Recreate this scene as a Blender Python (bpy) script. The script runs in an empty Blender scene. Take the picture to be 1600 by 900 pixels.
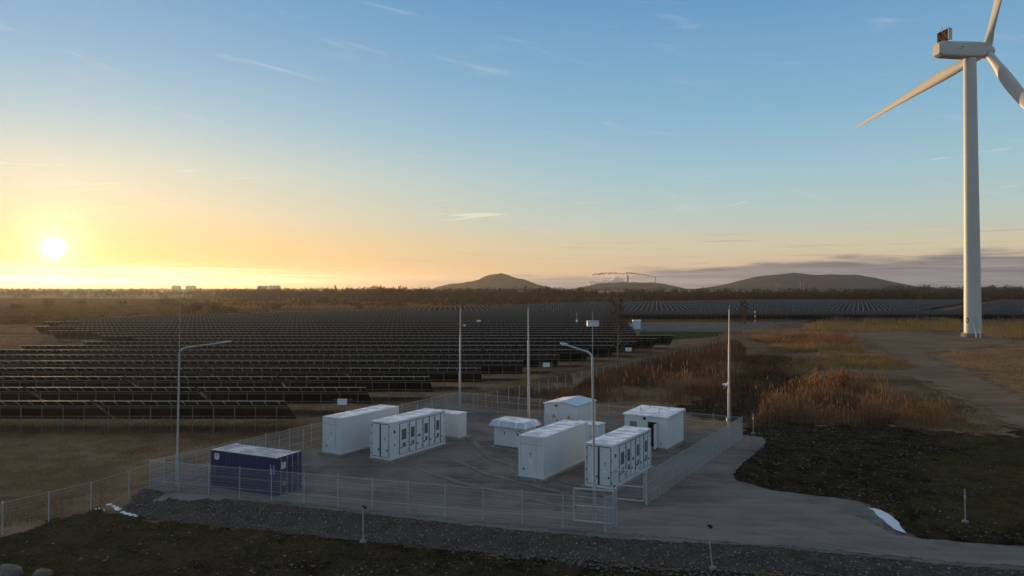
import bpy, bmesh, math, random
import numpy as np
from mathutils import Vector, Matrix
random.seed(7); RNG = np.random.default_rng(7)
S = bpy.context.scene
COL = S.collection
R = math.radians

# ---------------------------------------------------------------- camera, sky, sun, exposure
F, PITCH, HZ, H = 1130.0, R(1.0), 449.4, 14.1
VP = HZ - F*math.tan(PITCH)
cam = bpy.data.cameras.new('camera'); co = bpy.data.objects.new('camera', cam); COL.objects.link(co)
cam.sensor_width = 36.0; cam.lens = F/1600*36; co.location = (0, 0, H)
co.rotation_euler = (R(90)+PITCH, 0, 0); cam.shift_y = -(450-VP)/1600
cam.clip_start = .5; cam.clip_end = 40000
S.camera = co
SUN_AZ, SUN_EL = -32.4, 2.67           # degrees right of +Y, above the horizon
SD = Vector((math.sin(R(SUN_AZ))*math.cos(R(SUN_EL)), math.cos(R(SUN_AZ))*math.cos(R(SUN_EL)), math.sin(R(SUN_EL))))

def lin(c, a=1.0):
    return tuple(((x/255)/12.92 if x/255 <= .04045 else ((x/255+.055)/1.055)**2.4) for x in c)+(a,)

class NT:
    """short helper for node trees"""
    def __init__(s, tree): s.t = tree; s.n = tree.nodes; s.l = tree.links
    def new(s, typ, **kw):
        n = s.n.new(typ)
        for k, v in kw.items(): setattr(n, k, v)
        return n
    def link(s, a, b): s.l.new(a, b)
    def m(s, op, a, b=None, c=None, clamp=False):
        n = s.n.new('ShaderNodeMath'); n.operation = op; n.use_clamp = clamp
        for i, x in enumerate((a, b, c)):
            if x is None: continue
            if isinstance(x, (int, float)): n.inputs[i].default_value = x
            else: s.link(x, n.inputs[i])
        return n.outputs[0]
    def ss(s, x, a, b, lo=0.0, hi=1.0):
        n = s.n.new('ShaderNodeMapRange'); n.interpolation_type = 'SMOOTHSTEP'
        for i, v in ((1, a), (2, b), (3, lo), (4, hi)):
            if isinstance(v, (int, float)): n.inputs[i].default_value = v
            else: s.link(v, n.inputs[i])
        s.link(x, n.inputs[0]); return n.outputs[0]
    def mix(s, f, a, b, typ='MIX'):
        n = s.n.new('ShaderNodeMix'); n.data_type = 'RGBA'; n.blend_type = typ
        for i, x in ((0, f), (6, a), (7, b)):
            if isinstance(x, (int, float)): n.inputs[i].default_value = x
            elif isinstance(x, tuple): n.inputs[i].default_value = x
            else: s.link(x, n.inputs[i])
        return n.outputs[2]
    def ramp(s, x, stops):
        n = s.n.new('ShaderNodeValToRGB'); e = n.color_ramp.elements
        while len(e) < len(stops): e.new(0.5)
        for k, (p, c) in enumerate(stops): e[k].position = p; e[k].color = c
        s.link(x, n.inputs[0]); return n.outputs[0]
    def noise(s, vec, scale, detail=4, rough=.55, dist=0.0):
        n = s.n.new('ShaderNodeTexNoise'); n.inputs['Scale'].default_value = scale
        n.inputs['Detail'].default_value = detail; n.inputs['Roughness'].default_value = rough
        n.inputs['Distortion'].default_value = dist
        if vec is not None: s.link(vec, n.inputs['Vector'])
        return n.outputs['Fac']
    def xyz(s, a, b, c):
        n = s.n.new('ShaderNodeCombineXYZ')
        for i, x in enumerate((a, b, c)):
            if isinstance(x, (int, float)): n.inputs[i].default_value = x
            else: s.link(x, n.inputs[i])
        return n.outputs[0]

def build_world():
    w = bpy.data.worlds.new('World'); S.world = w; w.use_nodes = True
    t = NT(w.node_tree); t.n.clear()
    d = t.new('ShaderNodeTexCoord').outputs['Generated']
    sp = t.new('ShaderNodeSeparateXYZ'); t.link(d, sp.inputs[0]); x, y, z = sp.outputs
    el = t.m('MULTIPLY', t.m('ARCSINE', z), 180/math.pi)
    az = t.m('MULTIPLY', t.m('ARCTAN2', x, y), 180/math.pi)
    dt = t.new('ShaderNodeVectorMath', operation='DOT_PRODUCT'); t.link(d, dt.inputs[0]); dt.inputs[1].default_value = SD
    ang = t.m('MULTIPLY', t.m('ARCCOSINE', t.m('MINIMUM', dt.outputs['Value'], .9999999)), 180/math.pi)
    e01 = t.m('DIVIDE', t.m('ADD', el, 2.0), 92.0, clamp=True)
    P = lambda deg: (deg+2)/92
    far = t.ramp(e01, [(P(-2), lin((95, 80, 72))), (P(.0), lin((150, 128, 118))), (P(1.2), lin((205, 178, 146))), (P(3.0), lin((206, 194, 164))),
        (P(5.2), lin((182, 196, 188))), (P(8.5), lin((158, 191, 202))), (P(13), lin((132, 176, 203))), (P(22), lin((97, 148, 193))), (P(40), lin((140, 155, 174))), (P(90), lin((172, 172, 172)))])  # sky above the view made brighter and greyer to light the ground
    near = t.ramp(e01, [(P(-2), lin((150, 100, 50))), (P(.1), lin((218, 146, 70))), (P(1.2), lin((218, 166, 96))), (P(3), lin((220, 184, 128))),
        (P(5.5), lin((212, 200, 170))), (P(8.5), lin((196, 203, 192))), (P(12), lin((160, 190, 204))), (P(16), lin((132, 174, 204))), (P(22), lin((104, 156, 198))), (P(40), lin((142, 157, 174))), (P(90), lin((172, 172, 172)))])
    fz = t.m('POWER', t.ss(t.m('ABSOLUTE', t.m('SUBTRACT', az, SUN_AZ)), 2.0, 52.0, 1.0, 0.0), 1.2)
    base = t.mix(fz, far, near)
    # the low bank of cloud over the right of the horizon
    nv = t.noise(t.xyz(t.m('MULTIPLY', az, .09), t.m('MULTIPLY', el, .9), 0.0), 1.6, 6, .6, .3)
    top = t.m('ADD', t.ss(az, -8.0, 36.0, .75, 2.45), t.m('MULTIPLY', t.m('SUBTRACT', nv, .5), 2.6))
    bank = t.m('MULTIPLY', t.m('MULTIPLY', t.ss(t.m('SUBTRACT', top, el), -.25, .55), .92), t.ss(az, -16.0, 5.0))
    nb = t.noise(t.xyz(t.m('MULTIPLY', az, .05), t.m('MULTIPLY', el, 2.2), 3.0), 2.0, 5, .6, .2)
    bankc = t.mix(t.ss(nb, .35, .7), lin((90, 92, 106)), lin((146, 137, 140)))
    base = t.mix(bank, base, bankc)
    st = t.m('MULTIPLY', t.ss(nb, .56, .70), t.m('MULTIPLY', t.ss(el, 1.2, 2.4), t.ss(el, 5.0, 3.2)))
    base = t.mix(t.m('MULTIPLY', st, t.ss(az, -18.0, 12.0, .12, .6)), base, lin((176, 158, 152)))
    # bright streaks of cloud below the sun
    nl = t.noise(t.xyz(t.m('MULTIPLY', az, .045), t.m('MULTIPLY', el, 1.7), 8.0), 2.0, 5, .55, .15)
    ls = t.m('MULTIPLY', t.ss(nl, .42, .58), t.m('MULTIPLY', t.ss(el, .1, .55), t.ss(el, 2.0, .9)))
    ls = t.m('MULTIPLY', ls, t.ss(az, -8.0, -30.0))
    base = t.mix(ls, base, (1.15, .95, .55, 1))
    # high thin cirrus
    tl = t.m('SUBTRACT', el, t.m('MULTIPLY', az, -.16))
    nc = t.noise(t.xyz(t.m('MULTIPLY', az, .055), t.m('MULTIPLY', tl, .42), 21.5), 1.5, 7, .62, .7)
    ci = t.m('MULTIPLY', t.ss(nc, .57, .84), t.m('MULTIPLY', t.ss(el, 3.0, 6.5), .36))
    base = t.mix(ci, base, lin((232, 222, 214)))
    tl2 = t.m('ADD', el, t.m('MULTIPLY', az, -.07))
    nd = t.noise(t.xyz(t.m('MULTIPLY', az, .10), t.m('MULTIPLY', tl2, 1.7), 4.2), 1.3, 5, .5, .5)
    cj = t.m('MULTIPLY', t.ss(nd, .63, .74), t.m('MULTIPLY', t.ss(el, 4.5, 6.0), t.ss(el, 10.0, 7.5)))
    base = t.mix(t.m('MULTIPLY', cj, .6), base, lin((244, 226, 200)))
    # glow and disc of the low sun
    glow = t.m('MULTIPLY', t.m('POWER', 2.718, t.m('MULTIPLY', ang, -.42)), .25)
    glow2 = t.m('MULTIPLY', t.m('POWER', 2.718, t.m('MULTIPLY', ang, -.10)), .06)
    base = t.mix(1.0, base, t.mix(1.0, (1.0, .80, .42, 1), t.xyz(glow, glow, glow), 'MULTIPLY'), 'ADD')
    base = t.mix(1.0, base, t.mix(1.0, (1.0, .85, .45, 1), t.xyz(glow2, glow2, glow2), 'MULTIPLY'), 'ADD')
    glow3 = t.m('MULTIPLY', t.m('POWER', 2.718, t.m('MULTIPLY', ang, -1.1)), 1.1)
    base = t.mix(1.0, base, t.mix(1.0, (1.0, .88, .55, 1), t.xyz(glow3, glow3, glow3), 'MULTIPLY'), 'ADD')
    base = t.mix(t.ss(ang, .82, .45), base, (2.2, 2.1, 1.8, 1))
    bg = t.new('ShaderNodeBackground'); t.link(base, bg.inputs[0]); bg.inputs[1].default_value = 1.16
    sky = t.new('ShaderNodeTexSky', sky_type='NISHITA'); sky.sun_disc = False
    sky.sun_elevation = R(SUN_EL); sky.sun_rotation = R(SUN_AZ); sky.altitude = 50; sky.dust_density = 1.5
    b2 = t.new('ShaderNodeBackground'); t.link(sky.outputs[0], b2.inputs[0]); b2.inputs[1].default_value = .05
    ad = t.new('ShaderNodeMixShader'); ad.inputs[0].default_value = .12; t.link(bg.outputs[0], ad.inputs[1]); t.link(b2.outputs[0], ad.inputs[2])
    out = t.new('ShaderNodeOutputWorld'); t.link(ad.outputs[0], out.inputs[0])
build_world()
sl = bpy.data.lights.new('sun', 'SUN'); so = bpy.data.objects.new('sun', sl); COL.objects.link(so)
sl.energy = 5.0; sl.angle = R(.6); sl.color = (1.0, .65, .31)
so.rotation_euler = (-SD).to_track_quat('-Z', 'Y').to_euler()
S.view_settings.view_transform = 'Standard'; S.view_settings.look = 'None'
S.view_settings.exposure = 0.0; S.view_settings.gamma = 1.0; S.view_settings.use_curve_mapping = False
S.cycles.max_bounces = 6; S.cycles.diffuse_bounces = 2; S.cycles.glossy_bounces = 2
S.cycles.transparent_max_bounces = 16; S.cycles.volume_bounces = 0; S.cycles.use_denoising = True

# ---------------------------------------------------------------- helpers
def g(u, v, z=0.0):
    """pixel of the 1600x900 photograph -> point on the plane at height z"""
    r, up = (u-800)/F, (VP-v)/F
    Y = math.cos(PITCH)-up*math.sin(PITCH); Z = math.sin(PITCH)+up*math.cos(PITCH)
    t = (z-H)/Z
    return Vector((r*t, Y*t, z))
def g2(u, v, z=0.0):
    p = g(u, v, z); return (p.x, p.y)

def tag(o, label=None, cat=None, group=None, kind=None):
    if label: o['label'] = label
    if cat: o['category'] = cat
    if group: o['group'] = group
    if kind: o['kind'] = kind
    return o
def empty(name, loc, rz=0.0, label=None, cat=None, group=None):
    o = bpy.data.objects.new(name, None); COL.objects.link(o); o.location = loc; o.rotation_euler = (0, 0, rz)
    o.empty_display_size = .2
    return tag(o, label, cat, group)
def copy_tree(o, parent=None):
    c = o.copy(); COL.objects.link(c)
    if parent is not None: c.parent = parent
    for ch in list(o.children): copy_tree(ch, c)
    return c

class MB:
    """collects shapes, links them as one mesh object"""
    def __init__(s): s.v = []; s.f = []; s.mi = []; s.sm = []
    def add(s, vs, fs, mi=0, sm=False):
        b = len(s.v); s.v += [tuple(p) for p in vs]
        for f in fs: s.f.append([b+i for i in f]); s.mi.append(mi); s.sm.append(sm)
        return s
    def box(s, x0, x1, y0, y1, z0, z1, mi=0):
        return s.add([(x0, y0, z0), (x1, y0, z0), (x1, y1, z0), (x0, y1, z0), (x0, y0, z1), (x1, y0, z1), (x1, y1, z1), (x0, y1, z1)],
              [(0, 3, 2, 1), (4, 5, 6, 7), (0, 1, 5, 4), (1, 2, 6, 5), (2, 3, 7, 6), (3, 0, 4, 7)], mi)
    def tube(s, pts, rad, n=8, mi=0, cap=True, sm=True):
        pts = [Vector(p) for p in pts]; rings = []
        if isinstance(rad, (int, float)): rad = [rad]*len(pts)
        for i, p in enumerate(pts):
            d = (pts[min(i+1, len(pts)-1)]-pts[max(i-1, 0)]).normalized()
            a = Vector((0, 0, 1)) if abs(d.z) < .9 else Vector((1, 0, 0))
            e1 = d.cross(a).normalized(); e2 = d.cross(e1)
            rings.append([p+(e1*math.cos(2*math.pi*k/n)+e2*math.sin(2*math.pi*k/n))*rad[i] for k in range(n)])
        vs = [q for r_ in rings for q in r_]
        fs = [(i*n+k, i*n+(k+1) % n, (i+1)*n+(k+1) % n, (i+1)*n+k) for i in range(len(pts)-1) for k in range(n)]
        s.add(vs, fs, mi, sm)
        if cap: s.add(rings[0], [tuple(range(n))], mi); s.add(rings[-1], [tuple(range(n-1, -1, -1))], mi)
        return s
    def quad(s, a, b, c, d, mi=0): return s.add([a, b, c, d], [(0, 1, 2, 3)], mi)
    def poly(s, pts, mi=0): return s.add(pts, [tuple(range(len(pts)))], mi)
    def mesh(s, name, mats):
        me = bpy.data.meshes.new(name); me.from_pydata(s.v, [], s.f)
        for m in (mats if isinstance(mats, (list, tuple)) else [mats]): me.materials.append(m)
        me.polygons.foreach_set('material_index', s.mi); me.polygons.foreach_set('use_smooth', s.sm)
        me.update(); return me
    def build(s, name, mats, parent=None, loc=None, rz=None):
        o = bpy.data.objects.new(name, s.mesh(name, mats)); COL.objects.link(o)
        if parent is not None: o.parent = parent
        if loc is not None: o.location = loc
        if rz is not None: o.rotation_euler = (0, 0, rz)
        return o
def npmesh(name, verts, faces, mat, kind=None, smooth=False, attrs=None):
    """verts (n,3), faces (m,k) numpy arrays -> object"""
    me = bpy.data.meshes.new(name); n, m, k = len(verts), len(faces), faces.shape[1]
    me.vertices.add(n); me.vertices.foreach_set('co', np.ascontiguousarray(verts, np.float32).ravel())
    me.loops.add(m*k); me.loops.foreach_set('vertex_index', np.ascontiguousarray(faces, np.int32).ravel())
    me.polygons.add(m); me.polygons.foreach_set('loop_start', np.arange(0, m*k, k, dtype=np.int32))
    me.polygons.foreach_set('loop_total', np.full(m, k, np.int32))
    me.polygons.foreach_set('use_smooth', np.full(m, smooth, bool))
    me.update(calc_edges=True)
    for a, vals in (attrs or {}).items():
        at = me.attributes.new(a, 'FLOAT', 'POINT'); at.data.foreach_set('value', np.ascontiguousarray(vals, np.float32))
    me.materials.append(mat)
    o = bpy.data.objects.new(name, me); COL.objects.link(o)
    if kind: o['kind'] = kind
    return o

# ---------------------------------------------------------------- materials
def mat(name, col, rough=.6, metal=0.0, spec=.4, var=0.0, vscale=3.0, col2=None, bump=0.0, bscale=30.0, lo=.35, hi=.65, coords='Object'):
    m = bpy.data.materials.new(name); m.use_nodes = True; t = NT(m.node_tree)
    b = t.n['Principled BSDF']; b.inputs['Roughness'].default_value = rough; b.inputs['Metallic'].default_value = metal
    b.inputs['Specular IOR Level'].default_value = spec
    vec = t.new('ShaderNodeTexCoord').outputs[coords]
    c = col if len(col) == 4 else col+(1,)
    c2 = (col2 if len(col2) == 4 else col2+(1,)) if col2 else tuple(x*(1-var) for x in c[:3])+(1,)
    n = t.noise(vec, vscale, 6, .6)
    t.link(t.mix(t.ss(n, lo, hi), c, c2), b.inputs['Base Color'])
    if bump:
        bn = t.noise(vec, bscale, 4, .6); bp = t.new('ShaderNodeBump'); bp.inputs['Strength'].default_value = bump
        bp.inputs['Distance'].default_value = .05; t.link(bn, bp.inputs['Height']); t.link(bp.outputs[0], b.inputs['Normal'])
    return m
M = {}
M['white'] = mat('white_paint', (.62, .64, .65), .42, var=.05, vscale=.6)
M['white_dirty'] = mat('weathered_white_paint', (.60, .62, .63), .55, var=.07, vscale=.8)
M['frost'] = mat('frosted_roof', (.50, .51, .55), .5, col2=(.88, .89, .92), vscale=.9, lo=.42, hi=.60)
M['gasket'] = mat('black_gasket', (.02, .022, .025), .7, var=.2)
M['dark'] = mat('dark_opening', (.018, .016, .014), .8, var=.2)
M['vent'] = mat('grey_louvre', (.13, .14, .15), .6, var=.3, vscale=9)
M['seam'] = mat('grey_seam', (.22, .23, .24), .7, var=.2)  # plain darker grey for panel seams and the louvre
M['concrete'] = mat('concrete', (.28, .245, .21), .9, var=.35, vscale=2.5, bump=.3, bscale=20)
M['blue'] = mat('navy_paint', (.018, .030, .105), .42, col2=(.028, .036, .10), vscale=1.2)
M['blue_door'] = mat('purplish_navy_door', (.026, .028, .09), .45, col2=(.04, .034, .08), vscale=1.5)  # doors slightly more purple than the navy walls
M['galv'] = mat('galvanised_steel', (.42, .43, .44), .5, .15, var=.25, vscale=6)
M['wire'] = mat('galvanised_wire', (.42, .43, .44), .5, .1, var=.2, vscale=4)
M['steel'] = mat('panel_frame_steel', (.20, .19, .19), .6, .2, var=.25, vscale=2)
M['edge'] = mat('aluminium_edge', (.64, .62, .61), .6, .15, var=.15, vscale=2)
M['under'] = mat('panel_backsheet', (.030, .019, .015), .6, col2=(.040, .026, .019), vscale=.7)
M['cell'] = mat('panel_glass', (.010, .012, .022), .3, spec=.4, var=.2, vscale=2)
M['turb'] = mat('turbine_white', (.52, .50, .46), .45, var=.06, vscale=.12)
M['turb_joint'] = mat('turbine_seam', (.48, .47, .45), .5, var=.1)
M['brownbrace'] = mat('cooler_frame', (.16, .07, .03), .6, var=.4, vscale=3)  # reddish brown for the cooler braces
M['black'] = mat('black_plastic', (.015, .015, .016), .4, var=.2)
M['whitemark'] = mat('white_marking', (.78, .78, .78), .5, var=.1)
M['yellow'] = mat('yellow_sign', (.62, .36, .03), .5, var=.1)
M['red'] = mat('red_cloth', (.60, .04, .05), .7, var=.2)
M['green'] = mat('green_mark', (.08, .28, .09), .5, var=.1)
M['bluetarp'] = mat('blue_tarpaulin', (.03, .14, .42), .5, var=.3, vscale=2)
M['inner'] = mat('yellowish_insulation', (.34, .23, .09), .8, var=.3, vscale=3)
M['grey'] = mat('grey_paint', (.30, .31, .32), .5, var=.2)
M['stone'] = mat('boulder', (.17, .14, .11), .9, col2=(.09, .075, .06), vscale=2.5, bump=.5, bscale=8)
M['bark'] = mat('pale_bark', (.30, .25, .20), .9, col2=(.09, .07, .055), vscale=5)
M['twig'] = mat('bare_twigs', (.085, .05, .032), .9, var=.3, vscale=2)
M['block'] = mat('apartment_wall', (.13, .11, .10), .8, var=.15, vscale=.05)
M['blockwin'] = mat('apartment_window', (.07, .07, .08), .4, var=.1)
M['brick'] = mat('chimney_concrete', (.16, .13, .12), .9, var=.2, vscale=.1)
M['snow'] = mat('snow', (.80, .82, .86), .7, var=.12, vscale=4, bump=.3, bscale=6)
def water_mat():
    m = bpy.data.materials.new('thin_ice'); m.use_nodes = True; b = m.node_tree.nodes['Principled BSDF']
    t = NT(m.node_tree); b.inputs['Base Color'].default_value = (.50, .52, .58, 1); b.inputs['Roughness'].default_value = .18
    b.inputs['Specular IOR Level'].default_value = .5
    bp = t.new('ShaderNodeBump'); bp.inputs['Strength'].default_value = .05
    t.link(t.noise(t.new('ShaderNodeTexCoord').outputs['Object'], 3.0, 2), bp.inputs['Height']); t.link(bp.outputs[0], b.inputs['Normal'])
    return m
M['water'] = water_mat()
def plant_mat(name, stops, trans=.4):
    """leaf or stalk: colour differs from one loose piece to the next, lets some light through"""
    m = bpy.data.materials.new(name); m.use_nodes = True; t = NT(m.node_tree); t.n.clear()
    rnd = t.new('ShaderNodeNewGeometry').outputs['Random Per Island']
    wn = t.noise(t.new('ShaderNodeTexCoord').outputs['Object'], .12, 4, .6)
    k = t.m('ADD', t.m('MULTIPLY', rnd, .6), t.m('MULTIPLY', t.ss(wn, .3, .7), .4))
    c = t.ramp(k, [(i/(len(stops)-1), s+(1,)) for i, s in enumerate(stops)])
    df = t.new('ShaderNodeBsdfDiffuse'); tr = t.new('ShaderNodeBsdfTranslucent'); mx = t.new('ShaderNodeMixShader')
    t.link(c, df.inputs[0]); t.link(c, tr.inputs[0]); mx.inputs[0].default_value = trans
    t.link(df.outputs[0], mx.inputs[1]); t.link(tr.outputs[0], mx.inputs[2])
    t.link(mx.outputs[0], t.new('ShaderNodeOutputMaterial').inputs[0]); return m
M['drygrass'] = plant_mat('dry_grass', [(.07, .045, .02), (.16, .105, .05), (.24, .165, .08), (.12, .10, .035)])
M['drygrass2'] = plant_mat('pale_dry_grass', [(.12, .075, .03), (.24, .15, .06), (.36, .25, .11), (.18, .13, .05)])
M['weed'] = plant_mat('dry_weeds', [(.06, .03, .018), (.17, .085, .045), (.29, .155, .082), (.50, .34, .20)])
M['thicket'] = plant_mat('brown_thicket', [(.035, .02, .013), (.10, .05, .028), (.22, .108, .055), (.36, .20, .11)])
M['greentuft'] = plant_mat('green_tufts', [(.035, .04, .014), (.075, .085, .026), (.13, .125, .04), (.16, .13, .065)])
M['wood'] = plant_mat('far_wood', [(.030, .021, .015), (.055, .035, .022), (.085, .05, .028), (.06, .045, .026)], .2)
M['conifer'] = plant_mat('far_conifers', [(.018, .020, .012), (.03, .03, .017), (.045, .038, .02)], .1)
M['twigs'] = plant_mat('twig_spray', [(.05, .03, .02), (.09, .05, .032), (.13, .075, .045)], .3)

# ---------------------------------------------------------------- terrain
def seg_dist(px, py, poly):
    """signed distance to polygon, positive inside (vectorised)"""
    n = len(poly); d = np.full(px.shape, 1e9); ins = np.zeros(px.shape, bool)
    for i in range(n):
        ax, ay = poly[i]; bx, by = poly[(i+1) % n]
        ex, ey = bx-ax, by-ay; L = ex*ex+ey*ey+1e-12
        t = np.clip(((px-ax)*ex+(py-ay)*ey)/L, 0, 1)
        d = np.minimum(d, np.hypot(px-ax-t*ex, py-ay-t*ey))
        c = ((ay > py) != (by > py)) & (px < (bx-ax)*(py-ay)/(by-ay+1e-12)+ax)
        ins ^= c
    return np.where(ins, d, -d)
def vnoise(x, y, s, seed=0):
    """value noise 0..1"""
    r = np.random.default_rng(seed).random((64, 64)); x = np.asarray(x)/s; y = np.asarray(y)/s
    xi = np.floor(x).astype(int); yi = np.floor(y).astype(int); fx = x-xi; fy = y-yi
    fx = fx*fx*(3-2*fx); fy = fy*fy*(3-2*fy); q = lambda a, b: r[a % 64, b % 64]
    return (q(xi, yi)*(1-fx)+q(xi+1, yi)*fx)*(1-fy)+(q(xi, yi+1)*(1-fx)+q(xi+1, yi+1)*fx)*fy

PAD = [g2(*p) for p in [(226, 764), (300, 728), (370, 716), (480, 701), (600, 666), (712, 637), (790, 645), (900, 653), (1050, 668), (1160, 680), (1192, 684),
       (1197, 692), (1188, 702), (1160, 725), (1145, 742), (1150, 752), (1200, 766), (1260, 774), (1320, 781), (1352, 790), (1375, 806), (1405, 834), (1440, 843),
       (1520, 850), (1640, 858), (1800, 872), (1800, 915), (1640, 896), (1500, 886), (1350, 871), (1200, 856), (1060, 848), (950, 842), (800, 829), (600, 807), (400, 786), (280, 774)]]
LOW = -.55
def ground_z(x, y):
    x = np.asarray(x, float); y = np.asarray(y, float)
    d = seg_dist(x, y, PAD)
    k = np.clip(-d/2.3, 0, 1); k = k*k*(3-2*k)
    rough = (vnoise(x, y, 6, 1)-.5)*.22+(vnoise(x, y, 2.1, 2)-.5)*.12+(vnoise(x, y, .8, 3)-.5)*.07
    base = LOW+.25*np.clip((np.hypot(x, y)-60)/40, 0, 1)
    amp = np.clip(1.2-np.hypot(x, y)/220, .15, 1)
    return np.where(d > 0, -.03, -.03+(base+.03+rough*amp)*k)
def gz(x, y): return float(ground_z(np.array([x]), np.array([y]))[0])

def axis_pts(lo, hi, fine_lo, fine_hi, step, grow=1.16):
    a = list(np.arange(fine_lo, fine_hi, step)); s = step; p = fine_hi
    while p < hi: a.append(p); s *= grow; p += s
    s = step; p = fine_lo; b = []
    while p > lo: s *= grow; p -= s; b.append(p)
    return np.array(sorted(b+a+[hi]))
def noise_ground_mat():
    m = bpy.data.materials.new('winter_field'); m.use_nodes = True; t = NT(m.node_tree); b = t.n['Principled BSDF']
    b.inputs['Roughness'].default_value = .95; b.inputs['Specular IOR Level'].default_value = 0
    v = t.new('ShaderNodeTexCoord').outputs['Object']
    mp = t.new('ShaderNodeMapping'); t.link(v, mp.inputs[0]); mp.inputs['Scale'].default_value = (.35, 1, 1)
    big = t.noise(mp.outputs[0], .05, 5, .6); mid = t.noise(v, .35, 6, .65, .4); fine = t.noise(v, 5.0, 6, .7)
    c = t.mix(t.ss(mid, .3, .7), (.10, .066, .040, 1), (.25, .165, .10, 1))
    c = t.mix(t.m('MULTIPLY', t.ss(big, .5, .62), .7), c, (.055, .052, .024, 1))
    c = t.mix(t.ss(fine, .35, .75), c, t.mix(.5, c, (.32, .22, .135, 1)))
    t.link(c, b.inputs['Base Color'])
    bp = t.new('ShaderNodeBump'); bp.inputs['Strength'].default_value = .8; bp.inputs['Distance'].default_value = .12
    t.link(t.m('ADD', fine, mid), bp.inputs['Height']); t.link(bp.outputs[0], b.inputs['Normal']); return m
gx = axis_pts(-9000, 9000, -62, 75, .55); gy = axis_pts(-60, 10500, 24, 112, .55)
GX, GY = np.meshgrid(gx, gy); GZ = ground_z(GX, GY)
nx, ny = len(gx), len(gy); ii = np.arange((ny-1)*nx).reshape(ny-1, nx)[:, :-1].ravel()
npmesh('ground', np.stack([GX.ravel(), GY.ravel(), GZ.ravel()], 1), np.stack([ii, ii+1, ii+1+nx, ii+nx], 1), noise_ground_mat(), 'structure', True)

def zone_mat(name, c1, c2, c3, s_mid, s_fine, edge=.5, escale=1.2, bump=.6, bdist=.05, stripes=None, speck=None, rough=.95):
    """a ground cover whose edge is broken by noise"""
    m = bpy.data.materials.new(name); m.use_nodes = True; t = NT(m.node_tree); b = t.n['Principled BSDF']; out = t.n['Material Output']
    b.inputs['Roughness'].default_value = rough; b.inputs['Specular IOR Level'].default_value = 0
    v = t.new('ShaderNodeTexCoord').outputs['Object']
    mid = t.noise(v, s_mid, 6, .62, .3); fine = t.noise(v, s_fine, 5, .7)
    c = t.mix(t.ss(mid, .35, .66), c1+(1,), c2+(1,)); c = t.mix(t.m('MULTIPLY', t.ss(fine, .45, .72), .75), c, c3+(1,))
    if stripes:
        ax, per, col, amt = stripes
        mp = t.new('ShaderNodeMapping'); t.link(v, mp.inputs[0]); mp.inputs['Rotation'].default_value = (0, 0, ax); mp.inputs['Scale'].default_value = (.03, per, 1)
        sn = t.noise(mp.outputs[0], 1.0, 4, .6); c = t.mix(t.m('MULTIPLY', t.ss(sn, .42, .66), amt), c, col+(1,))
    if speck:
        sc, col, th = speck
        vo = t.new('ShaderNodeTexVoronoi'); t.link(v, vo.inputs['Vector']); vo.inputs['Scale'].default_value = sc
        cs = t.new('ShaderNodeSeparateColor'); t.link(vo.outputs['Color'], cs.inputs[0])
        hit = t.m('MULTIPLY', t.m('GREATER_THAN', cs.outputs[0], th), t.ss(vo.outputs['Distance'], .38, .2))
        c = t.mix(hit, c, col+(1,))
    t.link(c, b.inputs['Base Color'])
    bp = t.new('ShaderNodeBump'); bp.inputs['Strength'].default_value = bump; bp.inputs['Distance'].default_value = bdist
    t.link(t.m('ADD', t.m('MULTIPLY', mid, 2.0), fine), bp.inputs['Height']); t.link(bp.outputs[0], b.inputs['Normal'])
    at = t.new('ShaderNodeAttribute', attribute_name='sd')
    en = t.noise(v, escale, 6, .65); k = t.m('ADD', at.outputs['Fac'], t.m('MULTIPLY', t.m('SUBTRACT', en, .5), edge*4))
    mx = t.new('ShaderNodeMixShader'); tr = t.new('ShaderNodeBsdfTransparent')
    t.link(t.m('GREATER_THAN', k, 0.0), mx.inputs[0]); t.link(tr.outputs[0], mx.inputs[1]); t.link(b.outputs[0], mx.inputs[2]); t.link(mx.outputs[0], out.inputs[0])
    return m
def zone(name, poly, m, off, step, margin=1.0, kind='structure'):
    P = np.array(poly); x0, y0 = P.min(0)-margin; x1, y1 = P.max(0)+margin
    xs = np.arange(x0, x1+step, step); ys = np.arange(y0, y1+step, step); X, Y = np.meshgrid(xs, ys)
    sd = seg_dist(X, Y, poly); n_ = len(xs)
    cell = np.maximum.reduce([sd[:-1, :-1], sd[1:, :-1], sd[:-1, 1:], sd[1:, 1:]]) > -margin
    jj, ii = np.nonzero(cell); a = jj*n_+ii
    faces = np.stack([a, a+1, a+1+n_, a+n_], 1); used, inv = np.unique(faces.ravel(), return_inverse=True)
    Z = ground_z(X, Y)+off
    V = np.stack([X.ravel(), Y.ravel(), Z.ravel()], 1)[used]
    return npmesh(name, V, inv.reshape(-1, 4), m, kind, True, {'sd': sd.ravel()[used]})
G = lambda pts, z=LOW: [g2(u, v, z) for u, v in pts]
# dark soil right of the compound and along the bottom of the view
soil = zone_mat('dark_soil', (.013, .010, .007), (.044, .033, .022), (.072, .056, .038), .7, 4.5, 2.2, .4, 1.0, .14, speck=(3.2, (.17, .155, .13), .86))
zone('bare_soil', G([(1150, 700), (1165, 655), (1250, 664), (1400, 668), (1500, 680), (1600, 690), (1760, 720), (1760, 880), (1450, 850), (1400, 836), (1350, 796), (1200, 772), (1140, 755)]), soil, .012, .5, 2.0)
soil2 = zone_mat('foreground_soil', (.014, .011, .008), (.050, .038, .024), (.085, .066, .044), .8, 5.0, .9, .6, .9, .10, speck=(3.6, (.15, .135, .11), .90))
zone('bare_soil', G([(1050, 642), (1120, 618), (1160, 590), (1172, 566), (1215, 560), (1250, 580), (1262, 602), (1330, 620), (1400, 652), (1395, 672), (1250, 668), (1160, 664), (1100, 656)]), soil, .012, .6, 3.0)
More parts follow.
